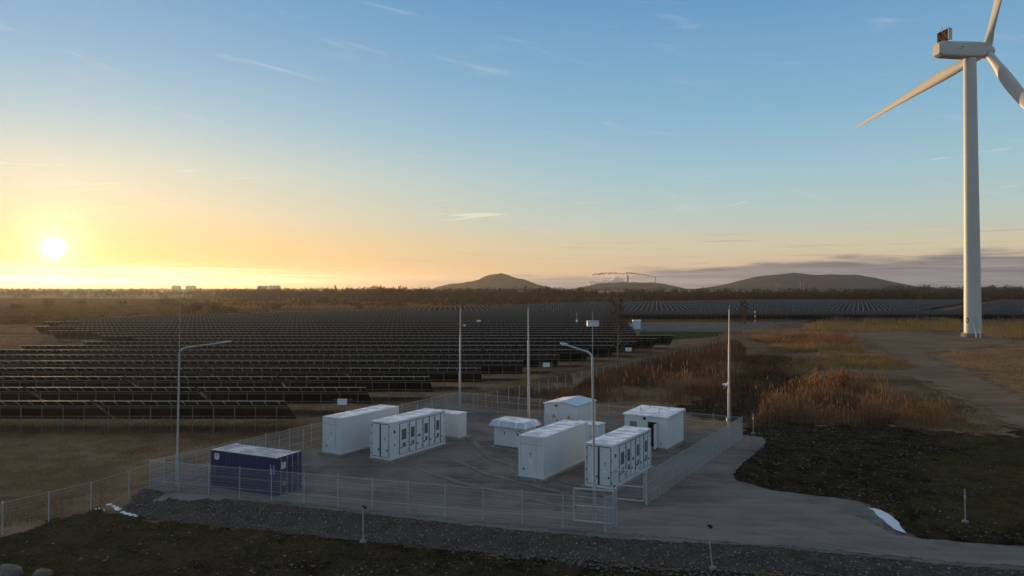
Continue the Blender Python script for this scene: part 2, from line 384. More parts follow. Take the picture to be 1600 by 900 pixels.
zone('foreground_soil', G([(170, 812), (300, 822), (450, 832), (600, 850), (760, 862), (900, 878), (1100, 893), (1300, 905), (1700, 930), (1900, 1500), (-300, 1500), (-150, 905), (0, 880), (80, 850)]), soil2, .012, .4, 1.5)
grass_low = zone_mat('green_ground_cover', (.028, .024, .012), (.058, .044, .023), (.095, .075, .04), .9, 5.0, 4.5, .28, .8, .08)
zone('grass_patch', G([(1500, 690), (1640, 670), (1700, 770), (1600, 836), (1460, 818), (1425, 780), (1455, 730)]), grass_low, .030, .6, 2.5)
zone('grass_verge', G([(-100, 850), (60, 815), (160, 800), (210, 808), (330, 822), (500, 850), (420, 880), (200, 900), (-100, 905)]), grass_low, .030, .5, 2.0)
# stone skirt, gravel yard and road
skirt = zone_mat('crushed_stone', (.048, .040, .034), (.088, .075, .064), (.14, .122, .107), 1.0, 9.0, .35, 1.6, 1.0, .09, speck=(5.0, (.27, .255, .24), .78))
sk = [(x, y) for x, y in G([(190, 790), (224, 768), (290, 766), (600, 795), (950, 832), (1200, 846), (1500, 876), (1720, 900), (1720, 935), (1500, 905), (1300, 893), (1150, 884), (1000, 874), (850, 864), (700, 852), (560, 838), (420, 824), (300, 813), (230, 806)], -.25)]
zone('stone_embankment', sk, skirt, .055, .35, .8)
yard = zone_mat('yard_gravel', (.09, .08, .071), (.185, .166, .148), (.225, .203, .183), .22, 14.0, .22, 1.8, .5, .03, stripes=(.35, 1.3, (.20, .185, .17), .5), speck=(7.0, (.28, .26, .24), .93))
zone('gravel_yard', PAD, yard, .085, .4, .5)
road = zone_mat('packed_road', (.14, .127, .115), (.185, .168, .152), (.225, .206, .187), .3, 16.0, .5, .9, .4, .03, stripes=(-.12, 1.1, (.22, .203, .186), .7), speck=(8.0, (.28, .262, .242), .95))
zone('access_road', G([(240, 778), (330, 762), (520, 776), (760, 797), (960, 800), (1040, 792), (1180, 782), (1300, 792), (1400, 838), (1520, 853), (1720, 868), (1720, 896), (1500, 880), (1300, 862), (1060, 842), (950, 836), (700, 813), (450, 786)], 0), road, .105, .6, .8)
# worn wheel tracks from the road through the gate into the yard
worn = zone_mat('worn_wheel_track', (.15, .135, .12), (.20, .18, .16), (.24, .215, .19), .5, 14.0, .14, 1.4, .2, .01)
for ti_, pts in enumerate(([(1500, 862), (1300, 828), (1120, 812), (1000, 800), (900, 776), (760, 742), (700, 715)], [(1420, 872), (1250, 842), (1100, 825), (985, 811), (860, 788), (720, 756), (650, 733)], [(1000, 800), (930, 770), (760, 715), (740, 690)])):
    Q = [Vector(g(u, v, 0)) for u, v in pts]; A_, B_ = [], []
    for i, q in enumerate(Q):
        d_ = (Q[min(i+1, len(Q)-1)]-Q[max(i-1, 0)]).normalized(); n_ = Vector((-d_.y, d_.x, 0))*.24; A_.append((q.x+n_.x, q.y+n_.y)); B_.append((q.x-n_.x, q.y-n_.y))
    zone('wheel_track', A_+B_[::-1], worn, .109+.004*ti_, .16, .3)
# far gravel track, hardstanding by the turbine and paths between the panels
trk = zone_mat('dirt_track', (.15, .102, .064), (.21, .145, .094), (.26, .185, .125), .12, 4.0, 1.6, .25, .5, .04, stripes=(.9, .5, (.26, .18, .115), .6))
GT = lambda p: G(p, -.3)
zone('gravel_track', GT([(1330, 521), (1400, 518), (1470, 524), (1560, 524), (1585, 533), (1500, 548), (1440, 551), (1462, 562), (1530, 590), (1610, 630), (1760, 690), (1760, 760), (1620, 690), (1560, 650), (1480, 606), (1420, 588), (1360, 584), (1300, 582), (1292, 574), (1385, 570), (1420, 566), (1390, 552), (1370, 538)]), trk, .04, 1.0, 3.5)
zone('track_strip', GT([(1205, 533), (1330, 538), (1345, 543), (1210, 537)]), trk, .05, 1.0, 2.0)
zone('track_strip', GT([(1270, 545), (1370, 546), (1405, 558), (1290, 555)]), trk, .05, 1.0, 2.0)
pth = zone_mat('gravel_path', (.115, .105, .095), (.16, .148, .135), (.19, .178, .165), .1, 3.0, 1.0, .3, .4, .03)
zone('gravel_path', GT([(970, 511), (1010, 507), (1100, 509), (1180, 506), (1260, 500), (1262, 503), (1190, 512), (1130, 518), (1000, 517)]), pth, .05, 1.2, 3.0)
zone('farm_path', GT([(60, 504), (72, 504), (120, 518), (185, 540), (210, 552), (160, 544), (105, 522)]), trk, .05, 1.2, 3.0)
zone('grass_strip', GT([(1000, 518), (1130, 519), (1120, 526), (1040, 532), (1000, 527)]), zone_mat('short_grass', (.045, .05, .02), (.07, .065, .03), (.09, .075, .04), .3, 4.0, 1.0, .3, .5, .05), .05, 1.2, 3.0)
field = zone_mat('glow_tinted_reed_field', (.075, .038, .014), (.12, .062, .024), (.17, .095, .04), .04, .8, 12.0, .03, .6, .1)  # glow of low sun and haze put into the orange field colour
zone('reed_field', [(-70, 470), (-20, 520), (60, 590), (160, 660), (280, 720), (700, 730), (760, 860), (400, 900), (60, 860), (-160, 620), (-150, 480)], field, .08, 14.0, 30.0)
zone('reed_field', [(-150, 330), (-90, 420), (-150, 640), (-300, 900), (-700, 1000), (-420, 420), (-240, 300), (-165, 262)], field, .08, 12.0, 30.0)

# puddle, ice and snow
def sheet(name, pts, m, z, kind='structure', jit=.05):
    P = [Vector(g(u, v, z)) for u, v in pts]; out = []
    for i, a in enumerate(P):
        b = P[(i+1) % len(P)]; n_ = max(2, int((b-a).length/.3))
        for k in range(n_):
            q = a.lerp(b, k/n_); out.append((q.x+random.uniform(-jit, jit), q.y+random.uniform(-jit, jit), z))
    o = MB().poly(out).build(name, m); o['kind'] = kind; return o
sheet('puddle', [(1356, 793), (1366, 794), (1378, 797), (1392, 805), (1404, 817), (1415, 832), (1408, 831), (1396, 826), (1388, 819), (1374, 808), (1366, 799)], M['water'], .06)
snow = []
for (u, v, r_) in ((171, 786, .30), (178, 789, .2), (185, 793, .34), (193, 797, .30), (199, 801, .38), (206, 804, .30), (212, 806, .18), (182, 791, .2), (155, 793, .12), (150, 794, .1), (162, 795, .1)):
    p = g(u, v, -.4); snow.append((p.x, p.y, r_*.66))
mb = MB()
for x, y, r_ in snow:
    z = gz(x, y); n_ = 11; ring = []; ring2 = []
    for k in range(n_):
        a = 2*math.pi*k/n_; q = r_*random.uniform(.7, 1.25); ring.append((x+q*1.3*math.cos(a), y+q*math.sin(a), z-.03)); ring2.append((x+q*.8*math.cos(a), y+q*.6*math.sin(a), z+.05+random.uniform(0, .03)))
    mb.add(ring+ring2+[(x, y, z+.085)], [(k, (k+1) % n_, n_+(k+1) % n_, n_+k) for k in range(n_)]+[(n_+k, n_+(k+1) % n_, 2*n_) for k in range(n_)], 0, True)
mb.build('snow_patch', M['snow'])['kind'] = 'stuff'

# hills on the horizon
def hill(name, D, prof, depth, m, seed, rough=2.0, dx=12):
    """ridge whose skyline follows the photographed profile (pixels) at its own distance"""
    us = np.array([p[0] for p in prof], float); vs = np.array([p[1] for p in prof], float)
    xs = np.arange((us[0]-800)/F*D, (us[-1]-800)/F*D, dx); ys = np.linspace(-1, 1, 25)
    zt = H+(HZ-np.interp(xs/D*F+800, us, vs))/F*D
    X, YY = np.meshgrid(xs, ys); base = np.clip(zt, -2, None)[None, :]
    fall = np.clip(1-np.abs(YY)**1.6, 0, 1)
    sub = (vnoise(X, YY*depth, 70, seed)-.5)*rough*4+(vnoise(X, YY*depth, 18, seed+1)-.5)*rough*2.2
    Z = -1.5+(base+1.5)*fall+sub*fall*np.clip(base/30, .1, 1)
    Y = D+YY*depth; n_ = len(xs); i2 = np.arange((len(ys)-1)*n_).reshape(-1, n_)[:, :-1].ravel()
    return npmesh(name, np.stack([X.ravel(), Y.ravel(), Z.ravel()], 1), np.stack([i2, i2+1, i2+1+n_, i2+n_], 1), m, 'structure', True)
M['heap'] = mat('wooded_spoil_heap', (.018, .013, .010), .95, col2=(.036, .025, .018), vscale=.012, spec=0, coords='Object')
M['ash'] = mat('ash_heap', (.017, .015, .014), .95, col2=(.036, .03, .027), vscale=.006, spec=0)
hill('spoil_heap', 3600, [(680, 450), (692, 447), (704, 443.5), (720, 441.5), (737, 439), (747, 437), (755, 433), (764, 429.5), (773, 427.6), (785, 426.3), (793, 428.5), (801, 432), (812, 435.5), (825, 439.5), (838, 443.5), (850, 447), (862, 450)], 330, M['heap'], 3, 2.2)
hill('low_heap', 4300, [(905, 449), (925, 446), (936, 442.8), (950, 442), (985, 441.8), (1015, 441.5), (1034, 442.5), (1046, 445.5), (1060, 448.5)], 300, M['heap'], 5, 1.6)
hill('ash_heap', 4600, [(1112, 450), (1130, 446.5), (1150, 441.5), (1172, 435.5), (1190, 431.5), (1215, 429.2), (1244, 426.0), (1249, 428.6), (1260, 429.4), (1328, 428.8), (1334, 430), (1345, 433.5), (1360, 438.5), (1376, 444), (1390, 449.5)], 700, M['ash'], 9, 1.2)
# grassy bank in front of the right-hand panel field
def mound(name, u0, u1, vb, h, depth, m):
    a, b = g(u0, vb, -.3), g(u1, vb, -.3); xs = np.linspace(0, 1, 70); ys = np.linspace(-1, 1, 14); T, Q = np.meshgrid(xs, ys)
    X = a.x+(b.x-a.x)*T; Y = a.y+(b.y-a.y)*T+Q*depth
    Z = -.45+(h+(vnoise(X, Y, 7, 4)-.5)*1.1)*np.clip(np.minimum(T, 1-T)*7, 0, 1)**.7*np.clip(1-Q*Q, 0, 1)
    i2 = np.arange(13*70).reshape(-1, 70)[:, :-1].ravel()
    return npmesh(name, np.stack([X.ravel(), Y.ravel(), Z.ravel()], 1), np.stack([i2, i2+1, i2+71, i2+70], 1), m, 'structure', True)
mound('earth_bank', 1262, 1520, 502, 2.2, 5.0, mat('bank_turf', (.05, .042, .022), .95, col2=(.085, .062, .034), vscale=.4, spec=0, bump=.6, bscale=3))

# ---------------------------------------------------------------- containers and cabinets in the yard
YW, YB = .547, .442
CW, CL, CH = 2.055, 7.259, 2.953
def plinth(loc, x0, x1, y0, y1, h, label, rz=-YW):
    o = MB().box(x0, x1, y0, y1, -.15, h).build('concrete_plinth', M['concrete'], None, loc, rz)
    return tag(o, label, 'plinth', 'concrete plinths under the white cabinets and containers')
def hazard(parent, p, ux, uz, s=.17):
    """diamond sign with a black upper half and a square notice under it; ux along the wall, nrm out"""
    ux = Vector(ux); up = Vector((0, 0, 1)); n = ux.cross(up)
    P = lambda a, b, d=0: Vector(p)+ux*a+up*b+n*d
    mb = MB().poly([P(0, -s, .006), P(s, 0, .006), P(0, s, .006), P(-s, 0, .006)])
    for k in range(-2, 3): w = .016; x = k*.042; mb.poly([P(x-w, .015, .010), P(x+w, .015, .010), P(x+w, (s-abs(x))*.78, .010), P(x-w, (s-abs(x))*.78, .010)], 1)
    mb.poly([P(-.03, -.12, .010), P(.03, -.12, .010), P(.03, -.03, .010), P(-.03, -.03, .010)], 1)
    mb.build('hazard_sign', [M['whitemark'], M['black']], parent)
    MB().poly([P(-.17, -.62, .006), P(.17, -.62, .006), P(.17, -.27, .006), P(-.17, -.27, .006)]).add([P(-.12, -.40, .010), P(.12, -.40, .010), P(.12, -.37, .010), P(-.12, -.37, .010)], [(0, 1, 2, 3)], 1).build('notice', [M['whitemark'], M['grey']], parent)
def frame_box(mb, W, L, h, t=.10, e=.03):
    """corner posts, rails and corner castings of a container body"""
    for x in (-W, -t):
        for y in (0, L-t): mb.box(x-(e if x < -t else 0), x+t+(e if x == -t else 0), y-(e if y == 0 else 0), y+t+(e if y else 0), 0, h)
    for x in (-W-e, -t*.6):
        for z0, z1 in ((0, .16), (h-.10, h+.012)): mb.box(x, x+t*.6+e, t, L-t, z0, z1)
    for y in (-e, L-t*.6):
        for z0, z1 in ((0, .16), (h-.10, h+.012)): mb.box(-W+t, -t, y, y+t*.6+e, z0, z1)
    for x in (-W-e-.004, -t-.02):
        for y in (-e-.004, L-t-.02):
            for z0 in (-.004, h-.10): mb.box(x, x+t+e+.024, y, y+t+e+.024, z0, z0+.118)
def roof(root, W, L, h, seams=7):
    mb = MB().box(-W+.03, -.03, .03, L-.03, h-.03, h+.018)
    for k in range(1, seams): y = L*k/seams; mb.box(-W+.08, -.08, y-.03, y+.03, h+.016, h+.032)
    mb.build('roof', M['frost'], root)
def plain_container(N, label):
    r = empty('battery_container', (N[0], N[1], .3), -YW, label, 'container', 'white battery containers')
    mb = MB().box(-CW+.02, -.02, .02, CL-.02, .02, CH-.02); frame_box(mb, CW, CL, CH)
    nrib = 26
    for k in range(nrib):
        y = .25+(CL-.5)*k/(nrib-1); mb.box(-.022, -.008, y-.05, y+.05, .18, CH-.12); mb.box(-CW+.008, -CW+.022, y-.05, y+.05, .18, CH-.12)
    mb.build('body', M['white'], r); roof(r, CW, CL, CH)
    e = MB().box(-CW+.11, -.11, -.005, .022, .17, CH-.11)
    e.build('end_panel', M['white_dirty'], r)
    s = MB()
    for z in (CH*.80,): s.box(-CW+.11, -.11, -.012, -.003, z, z+.02)
    for x in (-CW*.72, -CW*.30): s.box(x, x+.015, -.012, -.003, CH*.80, CH-.12)
    s.box(-CW*.30, -CW*.30+.015, -.012, -.003, .17, CH*.80); s.build('panel_seam', M['seam'], r)
    hazard(r, (-CW*.52, -.006, CH*.55), (1, 0, 0), 0, .19)
    MB().tube([(-CW*.80, -.03, .55), (-CW*.80, .02, .55)], .075, 12).build('cable_gland', M['black'], r)
    return r
def door_leaf(root, axis, a0, a1, z0, z1, nrm0, name='door'):
    """a container door with gasket, pressed seams and a handle; axis 'x' = end wall (faces -y), 'y' = side wall (faces +x)"""
    def bx(mb, p0, p1, q0, q1, d0, d1, mi=0):
        if axis == 'x': mb.box(p0, p1, nrm0-d1, nrm0-d0, q0, q1, mi)
        else: mb.box(nrm0+d0, nrm0+d1, p0, p1, q0, q1, mi)
    gk = MB(); t = .035
    for p0, p1, q0, q1 in ((a0, a0+t, z0, z1), (a1-t, a1, z0, z1), (a0+t, a1-t, z0, z0+t), (a0+t, a1-t, z1-t, z1)): bx(gk, p0, p1, q0, q1, 0, .030)
    lf = MB(); bx(lf, a0+t, a1-t, z0+t, z1-t, 0, .045)
    for k in range(1, 5):
        z = z0+(z1-z0)*k/5; bx(lf, a0+t+.05, a1-t-.05, z-.02, z+.02, .045, .056)
    d = lf.build(name, M['white'], root)
    gk.build('gasket', M['gasket'], d)
    hd = MB(); c = a1-.16 if axis == 'x' else a0+.15
    zm = z0+(z1-z0)*.22; bx(hd, c-.09, c+.09, zm-.018, zm+.018, .045, .095); bx(hd, c-.02, c+.02, zm-.07, zm+.07, .045, .085)
    hd.build('handle', M['black'], d)
    return d, bx
def door_container(N, label):
    r = empty('battery_container', (N[0], N[1], .3), -YW, label, 'container', 'white battery containers')
    mb = MB().box(-CW+.02, -.02, .02, CL-.02, .02, CH-.02); frame_box(mb, CW, CL, CH); mb.build('body', M['white'], r); roof(r, CW, CL, CH)
    w = (CW-.24)/2
    for k in range(2):
        d, bx = door_leaf(r, 'x', -CW+.12+k*w+.004, -CW+.12+(k+1)*w-.004, .17, CH-.14, .018)
        for q in (.35, 1.1, 1.9, 2.6): x = -CW+.075 if k == 0 else -.105; MB().box(x, x+.05, -.062, .0, q, q+.10).build('hinge', M['gasket'], d)
        if k: hazard(r, (-CW*.27, -.040, CH*.57), (1, 0, 0), 0, .15)
    br = MB()
    for x in (-CW*.5-.05, -CW*.5+.05): br.tube([(x, -.05, .2), (x, -.05, CH-.18)], .016, 6)
    br.build('lock_bar', M['gasket'], r)
    lay = [(.155, .30, 'big'), (.325, .44, 'big'), (.447, .555, 'label'), (.575, .685, 'big'), (.692, .785, 'none'), (.803, .905, 'big'), (.912, .985, 'none')]
    for f0, f1, kind in lay:
        a0, a1 = CL*f0, CL*f1
        d, bx = door_leaf(r, 'y', a0, a1, .22, CH-.20, -.018)
        wd = a1-a0; v = MB()
        if kind == 'big':
            bx(v, a0+wd*.22, a1-wd*.22, CH*.47, CH*.76, .045, .060)
            for q in range(12): z = CH*.48+q*CH*.0235; bx(v, a0+wd*.25, a1-wd*.25, z, z+.022, .060, .075)
            bx(v, a0+wd*.35, a1-wd*.28, CH*.26, CH*.38, .045, .062)
        if kind == 'label': bx(v, a0+wd*.30, a1-wd*.30, CH*.44, CH*.50, .045, .058)
        if kind != 'none': v.build('vent' if kind == 'big' else 'door_label', M['vent'] if kind == 'big' else M['black'], d)
        for q in (.45, 1.0, 1.75, 2.4): hg = MB(); bx(hg, a1-.03, a1+.03, q, q+.12, .030, .060); hg.build('hinge', M['gasket'], d)
    lb = MB().box(-.002, .008, .42, .62, CH*.70, CH*.78).box(-.002, .008, .48, .60, CH*.36, CH*.40)
    lb.build('side_label', M['black'], r)
    return r
NA, NB_, NC, ND, NBL = (-14.16, 60.07), (-9.73, 58.04), (2.27, 52.34), (6.89, 49.7), (-15.82, 48.77)
plain_container(NA, 'plain white long container beside the blue one\'s far end, leftmost of the white ones')
door_container(NB_, 'white container with vented side doors, beside the leftmost plain white container')
plain_container(NC, 'plain white long container in front of the gabled white building')
door_container(ND, 'white container with vented side doors nearest the open compound gate')
for n_, lab in ((NA, 'low concrete plinth under the leftmost plain white container'), (NB_, 'concrete plinth under the vented-door container left of the yard\'s middle'),
                (NC, 'concrete plinth under the plain container in front of the gabled building'), (ND, 'concrete plinth under the vented-door container by the gate')):
    plinth((n_[0], n_[1], 0), -CW-.25, .25, -.30, CL+.25, .297, lab)

def blue_container():
    W, D, h = 6.058, 2.438, 2.591
    r = empty('shipping_container', (NBL[0], NBL[1], .03), -YB, 'dark navy blue corrugated shipping container with white logo plates behind the front fence', 'container')
    mb = MB()
    frame_box(mb, W, D, h, .12, .0)
    def corr(p, q, n, out, dirx):
        """trapezoid corrugation along a wall"""
        pts = []; L = q-p
        for k in range(n):
            u = p+L*k/n; s_ = L/n; pts += [(u, 0), (u+s_*.30, 0), (u+s_*.5, -.036), (u+s_*.80, -.036)]
        pts.append((q, 0)); return pts
    for y0, sgn in ((.012, 1), (D-.012, -1)):
        P = corr(-W+.12, -.12, 21, 0, 0); v = [(a, y0-b*sgn, .15) for a, b in P]+[(a, y0-b*sgn, h-.10) for a, b in P]; n_ = len(P)
        mb.add(v, [(k, k+1, n_+k+1, n_+k) for k in range(n_-1)])
    P = corr(.12, D-.12, 8, 0, 0); n_ = len(P); mb.add([(-W+.012-b, a, .15) for a, b in P]+[(-W+.012-b, a, h-.10) for a, b in P], [(k, k+1, n_+k+1, n_+k) for k in range(n_-1)])
    mb.box(-W+.05, -.05, .05, D-.05, .04, .16)
    mb.build('body', M['blue'], r)
    rf = MB(); P = corr(-W+.15, -.15, 26, 0, 0); n_ = len(P)
    rf.add([(a, .06, h-.028+b*.6) for a, b in P]+[(a, D-.06, h-.028+b*.6) for a, b in P], [(k, k+1, n_+k+1, n_+k) for k in range(n_-1)])
    rr = rf.build('roof', M['frost_bars'], r); fb = MB()
    for k in range(26): x = -W+.15+(W-.3)*(k+.02)/26; fb.box(x, x+.075, .08, D-.08, h-.03, h-.012)
    for k in range(1, 6): y = D*k/6; fb.box(-W+.2, -.2, y-.02, y+.02, h-.029, h-.009)
    fb.build('frost_lines', M['frost'], rr)
    MB().box(-W+.02, -W+.15, .0, D, h+.013, h+.02).box(-.15, -.02, 0, D, h+.013, h+.02).build('roof_rail', M['frost'], rr)
    for k in range(2):
        y0 = .12+k*(D-.24)/2; y1 = y0+(D-.24)/2-.01
        d = MB().box(-.03, .0, y0, y1, .16, h-.11)
        for q in range(1, 6): z = .16+(h-.27)*q/6; d.box(0, .018, y0+.06, y1-.06, z-.05, z+.05)
        d = d.build('door', M['blue_door'], r)
        for yy in (y0+.26, y1-.26):
            b = MB().tube([(.05, yy, .10), (.05, yy, h-.06)], .026, 8)
            for z in (.12, .8, 1.8, h-.10): b.box(.0, .08, yy-.05, yy+.05, z-.03, z+.03)
            b.build('lock_rod', M['grey_pale'], d)
            MB().box(.05, .085, yy-.03 if k else yy-.24, yy+.24 if k else yy+.03, 1.02, 1.06).build('handle', M['grey_pale'], d)
    # markings on the doors: code letters as small white bars, too small to read in the photograph
    mk = MB(); rs = random.Random(3)
    for (y0, y1, z) in ((1.60, 2.05, 1.92), (1.42, 1.50, 1.86), (1.65, 1.9, 1.72), (1.65, 1.88, 1.55), (1.65, 1.92, 1.38), (1.66, 1.84, 1.22), (1.40, 1.5, 1.3), (1.66, 1.95, 1.02), (1.42, 1.52, .98), (1.66, 1.9, .86), (2.14, 2.2, 1.96)):
        y = y0
        while y < y1: w = rs.uniform(.03, .06); mk.box(.019, .024, y, y+w*.6, z, z+.034); y += w*.6+.022
    mk.build('door_lettering', M['grey_pale'], r)
    mv = MB()
    for x in (-.52, -.22):
        z = 2.14
        while z > 1.52: mv.box(x, x+.05, -.028, -.022, z-.055, z); z -= .075
    mv.build('side_lettering', M['whitemark'], r)
    def logo(p, ux):
        ux = Vector(ux); up = Vector((0, 0, 1)); n = ux.cross(up); Q = lambda a, b, d: Vector(p)+ux*a+up*b+n*d
        m2 = MB(); hw, hh, c = .22, .20, .05
        m2.poly([Q(a, b, .010) for a, b in ((-hw, -hh+c), (-hw+c*.5, -hh), (.0, -hh-.05), (hw-c*.5, -hh), (hw, -hh+c), (hw, hh-c*.5), (hw-c*.5, hh), (-hw+c*.5, hh), (-hw, hh-c*.5))])
        bar = lambda a0, a1, b0, b1: m2.poly([Q(a0, b0, .014), Q(a1, b0, .014), Q(a1, b1, .014), Q(a0, b1, .014)], 1)
        for a in (-.145, -.045, .055):
            bar(a, a+.022, -.10, .09); bar(a+.03, a+.075, .068, .09); bar(a+.03, a+.075, -.005, .015); bar(a+.055, a+.075, .018, .065)
        bar(-.145, .14, -.15, -.125); bar(-.145, .14, .115, .14)
        m2.build('logo_plate', [M['whitemark'], M['blue']], r)
    logo((-W+.62, -.026, 2.22), (1, 0, 0)); logo((.022, .62, 2.02), (0, 1, 0))
    MB().box(.02, .028, .60, .86, .62, .92).build('data_plate', M['grey'], r)
M['grey_pale'] = mat('pale_grey_rod', (.34, .32, .34), .5, .2, var=.2)
M['frost_bars'] = mat('frosted_navy_roof', (.06, .06, .12), .5, col2=(.22, .23, .30), vscale=1.2, lo=.4, hi=.65)
blue_container()

def cabinet(N, W, L, h, label):
    r = empty('switch_cabinet', (N[0], N[1], .3), -YW, label, 'cabinet', 'small white cabinets behind the containers')
    MB().box(-W, 0, 0, L, .06, h).box(-W+.05, -.05, .05, L-.05, 0, .06).build('body', M['white'], r)
    MB().box(-W-.06, .06, -.06, L+.06, h, h+.09).build('roof', M['frost'], r)
    for k in range(3):
        x0 = -W+.03+k*(W-.06)/3; d = MB().box(x0+.012, x0+(W-.06)/3-.012, -.025, 0, .10, h-.05).build('door', M['white_dirty'], r)
        MB().box(x0+.06, x0+.09, -.05, -.025, h*.45, h*.56).build('handle', M['grey'], d)
    f = MB()
    for k in range(8): f.box(-W+.1+k*W/8, -W+.22+k*W/8, -.012, 0, -.0, .055)
    f.build('base_grille', M['gasket'], r); return r
cabinet((-4.88, 66.4), 2.5, 1.25, 2.15, 'small white cabinet at the far right end of the vented container left of centre')
plinth((-4.88, 66.4, 0), -2.7, .35, -.35, 1.6, .297, 'concrete plinth under the small cabinet left of the white kiosk')
cabinet((7.45, 62.4), 2.3, 1.35, 1.9, 'small white cabinet half hidden behind the plain container and lamp post')
plinth((7.45, 62.4, 0), -2.5, .3, -.3, 1.6, .297, 'concrete plinth under the half hidden cabinet behind the lamp post')

def kiosk():
    W, L, h = 3.05, 2.0, 1.95
    r = empty('transformer_kiosk', (1.05, 61.7, .3), -YW, 'squat white kiosk with wide overhanging roof, left of the gabled building', 'kiosk')
    MB().box(-W, 0, 0, L, .05, h).build('body', M['white'], r)
    b = MB(); x = -W+.05
    while x < -.1: b.box(x, x+.10, -.012, .0, .05, .14); x += .2
    b.build('base_grille', M['gasket'], r)
    for k in range(2):
        x0 = -W+.04+k*1.86; x1 = x0+1.84 if k == 0 else -.04
        d = MB().box(x0, x1, -.02, 0, .78, h-.05).build('door', M['white_dirty'], r)
        MB().box(x0+1.0 if k == 0 else x0+.5, x0+1.07 if k == 0 else x0+.56, -.05, -.02, 1.12, 1.36).build('handle', M['black'], d)
    MB().box(-W+.04, -.04, -.018, 0, .16, .74).build('lower_panel', M['white_dirty'], r)
    m2 = MB()
    for x, z in ((-.82, 1.42), (-.5, 1.52), (-.32, 1.42), (-.75, 1.2)): m2.box(x, x+.13, -.03, -.02, z, z+.09)
    m2.build('warning_label', M['black'], r)
    # roof: skirt sloping out on all sides
    o = .36; z0, z1 = h-.12, h+.34
    a = [(-W-o, -o, z0), (o, -o, z0), (o, L+o, z0), (-W-o, L+o, z0)]; i_ = .06; t = [(-W-i_, -i_, z1), (i_, -i_, z1), (i_, L+i_, z1), (-W-i_, L+i_, z1)]
    f = MB().add(a+t, [(0, 3, 2, 1), (4, 5, 6, 7), (0, 1, 5, 4), (1, 2, 6, 5), (2, 3, 7, 6), (3, 0, 4, 7)]).build('roof', M['frost'], r)
    for k in range(4):
        x0 = -W-.22+k*(W+.44)/4+.05; x1 = x0+(W+.44)/4-.12
        q = lambda x, s, d: (x, -o+(o-i_)*s-d*.8, z0+(z1-z0)*s+d*.6)
        MB().add([q(x0, .06, .02), q(x1, .06, .02), q(x1-.04, .92, .02), q(x0-.04, .92, .02), q(x0, .06, .0), q(x1, .06, .0), q(x1-.04, .92, .0), q(x0-.04, .92, .0)],
            [(0, 1, 2, 3), (0, 4, 5, 1), (1, 5, 6, 2), (2, 6, 7, 3), (3, 7, 4, 0)]).build('roof_louvre', M['roofblue'], f)
M['roofblue'] = mat('pale_blue_sheet', (.42, .50, .58), .35, var=.15, vscale=1.5)
kiosk(); plinth((1.05, 61.7, 0), -3.35, .35, -.35, 2.3, .297, 'concrete plinth under the squat kiosk with overhanging roof')

def gabled():
    W, L, h = 3.5, 4.1, 2.7
    r = empty('substation_building', (6.1, 67.8, .3), -YW, 'white substation hut with low gable roof and yellow warning triangles', 'building')
    MB().box(-W, 0, 0, L, 0, h).poly([(-W, 0.001, h), (0, 0.001, h), (-W*.5, 0.001, h+.24)]).poly([(0, L-.001, h), (-W, L-.001, h), (-W*.5, L-.001, h+.24)]).build('wall', M['white'], r)
    for k in range(2):
        x0, x1 = (-W+.06, -W*.55) if k == 0 else (-W*.53, -.40)
        d = MB().box(x0, x1, -.025, 0, .1, h-.75).build('door', M['white_dirty'], r)
        MB().box(x0+.12 if k else x1-.22, x0+.2 if k else x1-.14, -.06, -.025, 1.0, 1.3).build('handle', M['black'], d)
        c = (x0+x1)/2+(.2 if k == 0 else .25); s_ = .26
        MB().poly([(c-s_, -.032, 1.42), (c+s_, -.032, 1.42), (c, -.032, 1.42+s_*1.6)]).add([(c-.02, -.036, 1.47), (c+.05, -.036, 1.58), (c+.005, -.036, 1.60), (c+.04, -.036, 1.72), (c-.05, -.036, 1.59), (c-.005, -.036, 1.57)], [(0, 1, 2, 3, 4, 5)], 1).build('warning_triangle', [M['yellow'], M['black']], d)
    d = MB().box(0, .025, .55, 2.2, .1, h-.25).build('side_door', M['white_dirty'], r); MB().box(.025, .06, 1.2, 1.28, 1.0, 1.3).build('handle', M['black'], d)
    MB().box(0, .03, 2.5, 4.0, .1, h-.1).build('side_panel', M['white'], r)
    o = .10
    for s_, m_ in ((0, M['frost']), (1, M['roofblue'])):
        xe = -W-o if s_ == 0 else o; xr = -W*.5
        MB().add([(xe, -o, h-.02), (xr, -o, h+.25), (xr, L+o, h+.25), (xe, L+o, h-.02), (xe, -o, h+.06), (xr, -o, h+.33), (xr, L+o, h+.33), (xe, L+o, h+.06)],
            [(0, 1, 2, 3), (4, 7, 6, 5), (0, 4, 5, 1), (1, 5, 6, 2), (2, 6, 7, 3), (3, 7, 4, 0)]).build('roof_panel', m_, r)
    MB().tube([(-W*.64, .25, h), (-W*.64, .25, h+.75)], .02, 6).build('antenna', M['galv'], r)
    MB().box(-W*.66, -W*.58, -.16, -.101, h-.15, h-.02).build('floodlight', M['black'], r)
    MB().box(-W-.22, -W, .3, .6, .95, 1.5).build('meter_box', M['whitemark'], r)
gabled(); plinth((6.1, 67.8, 0), -3.65, .15, -.15, 4.25, .297, 'concrete plinth under the gabled substation hut')

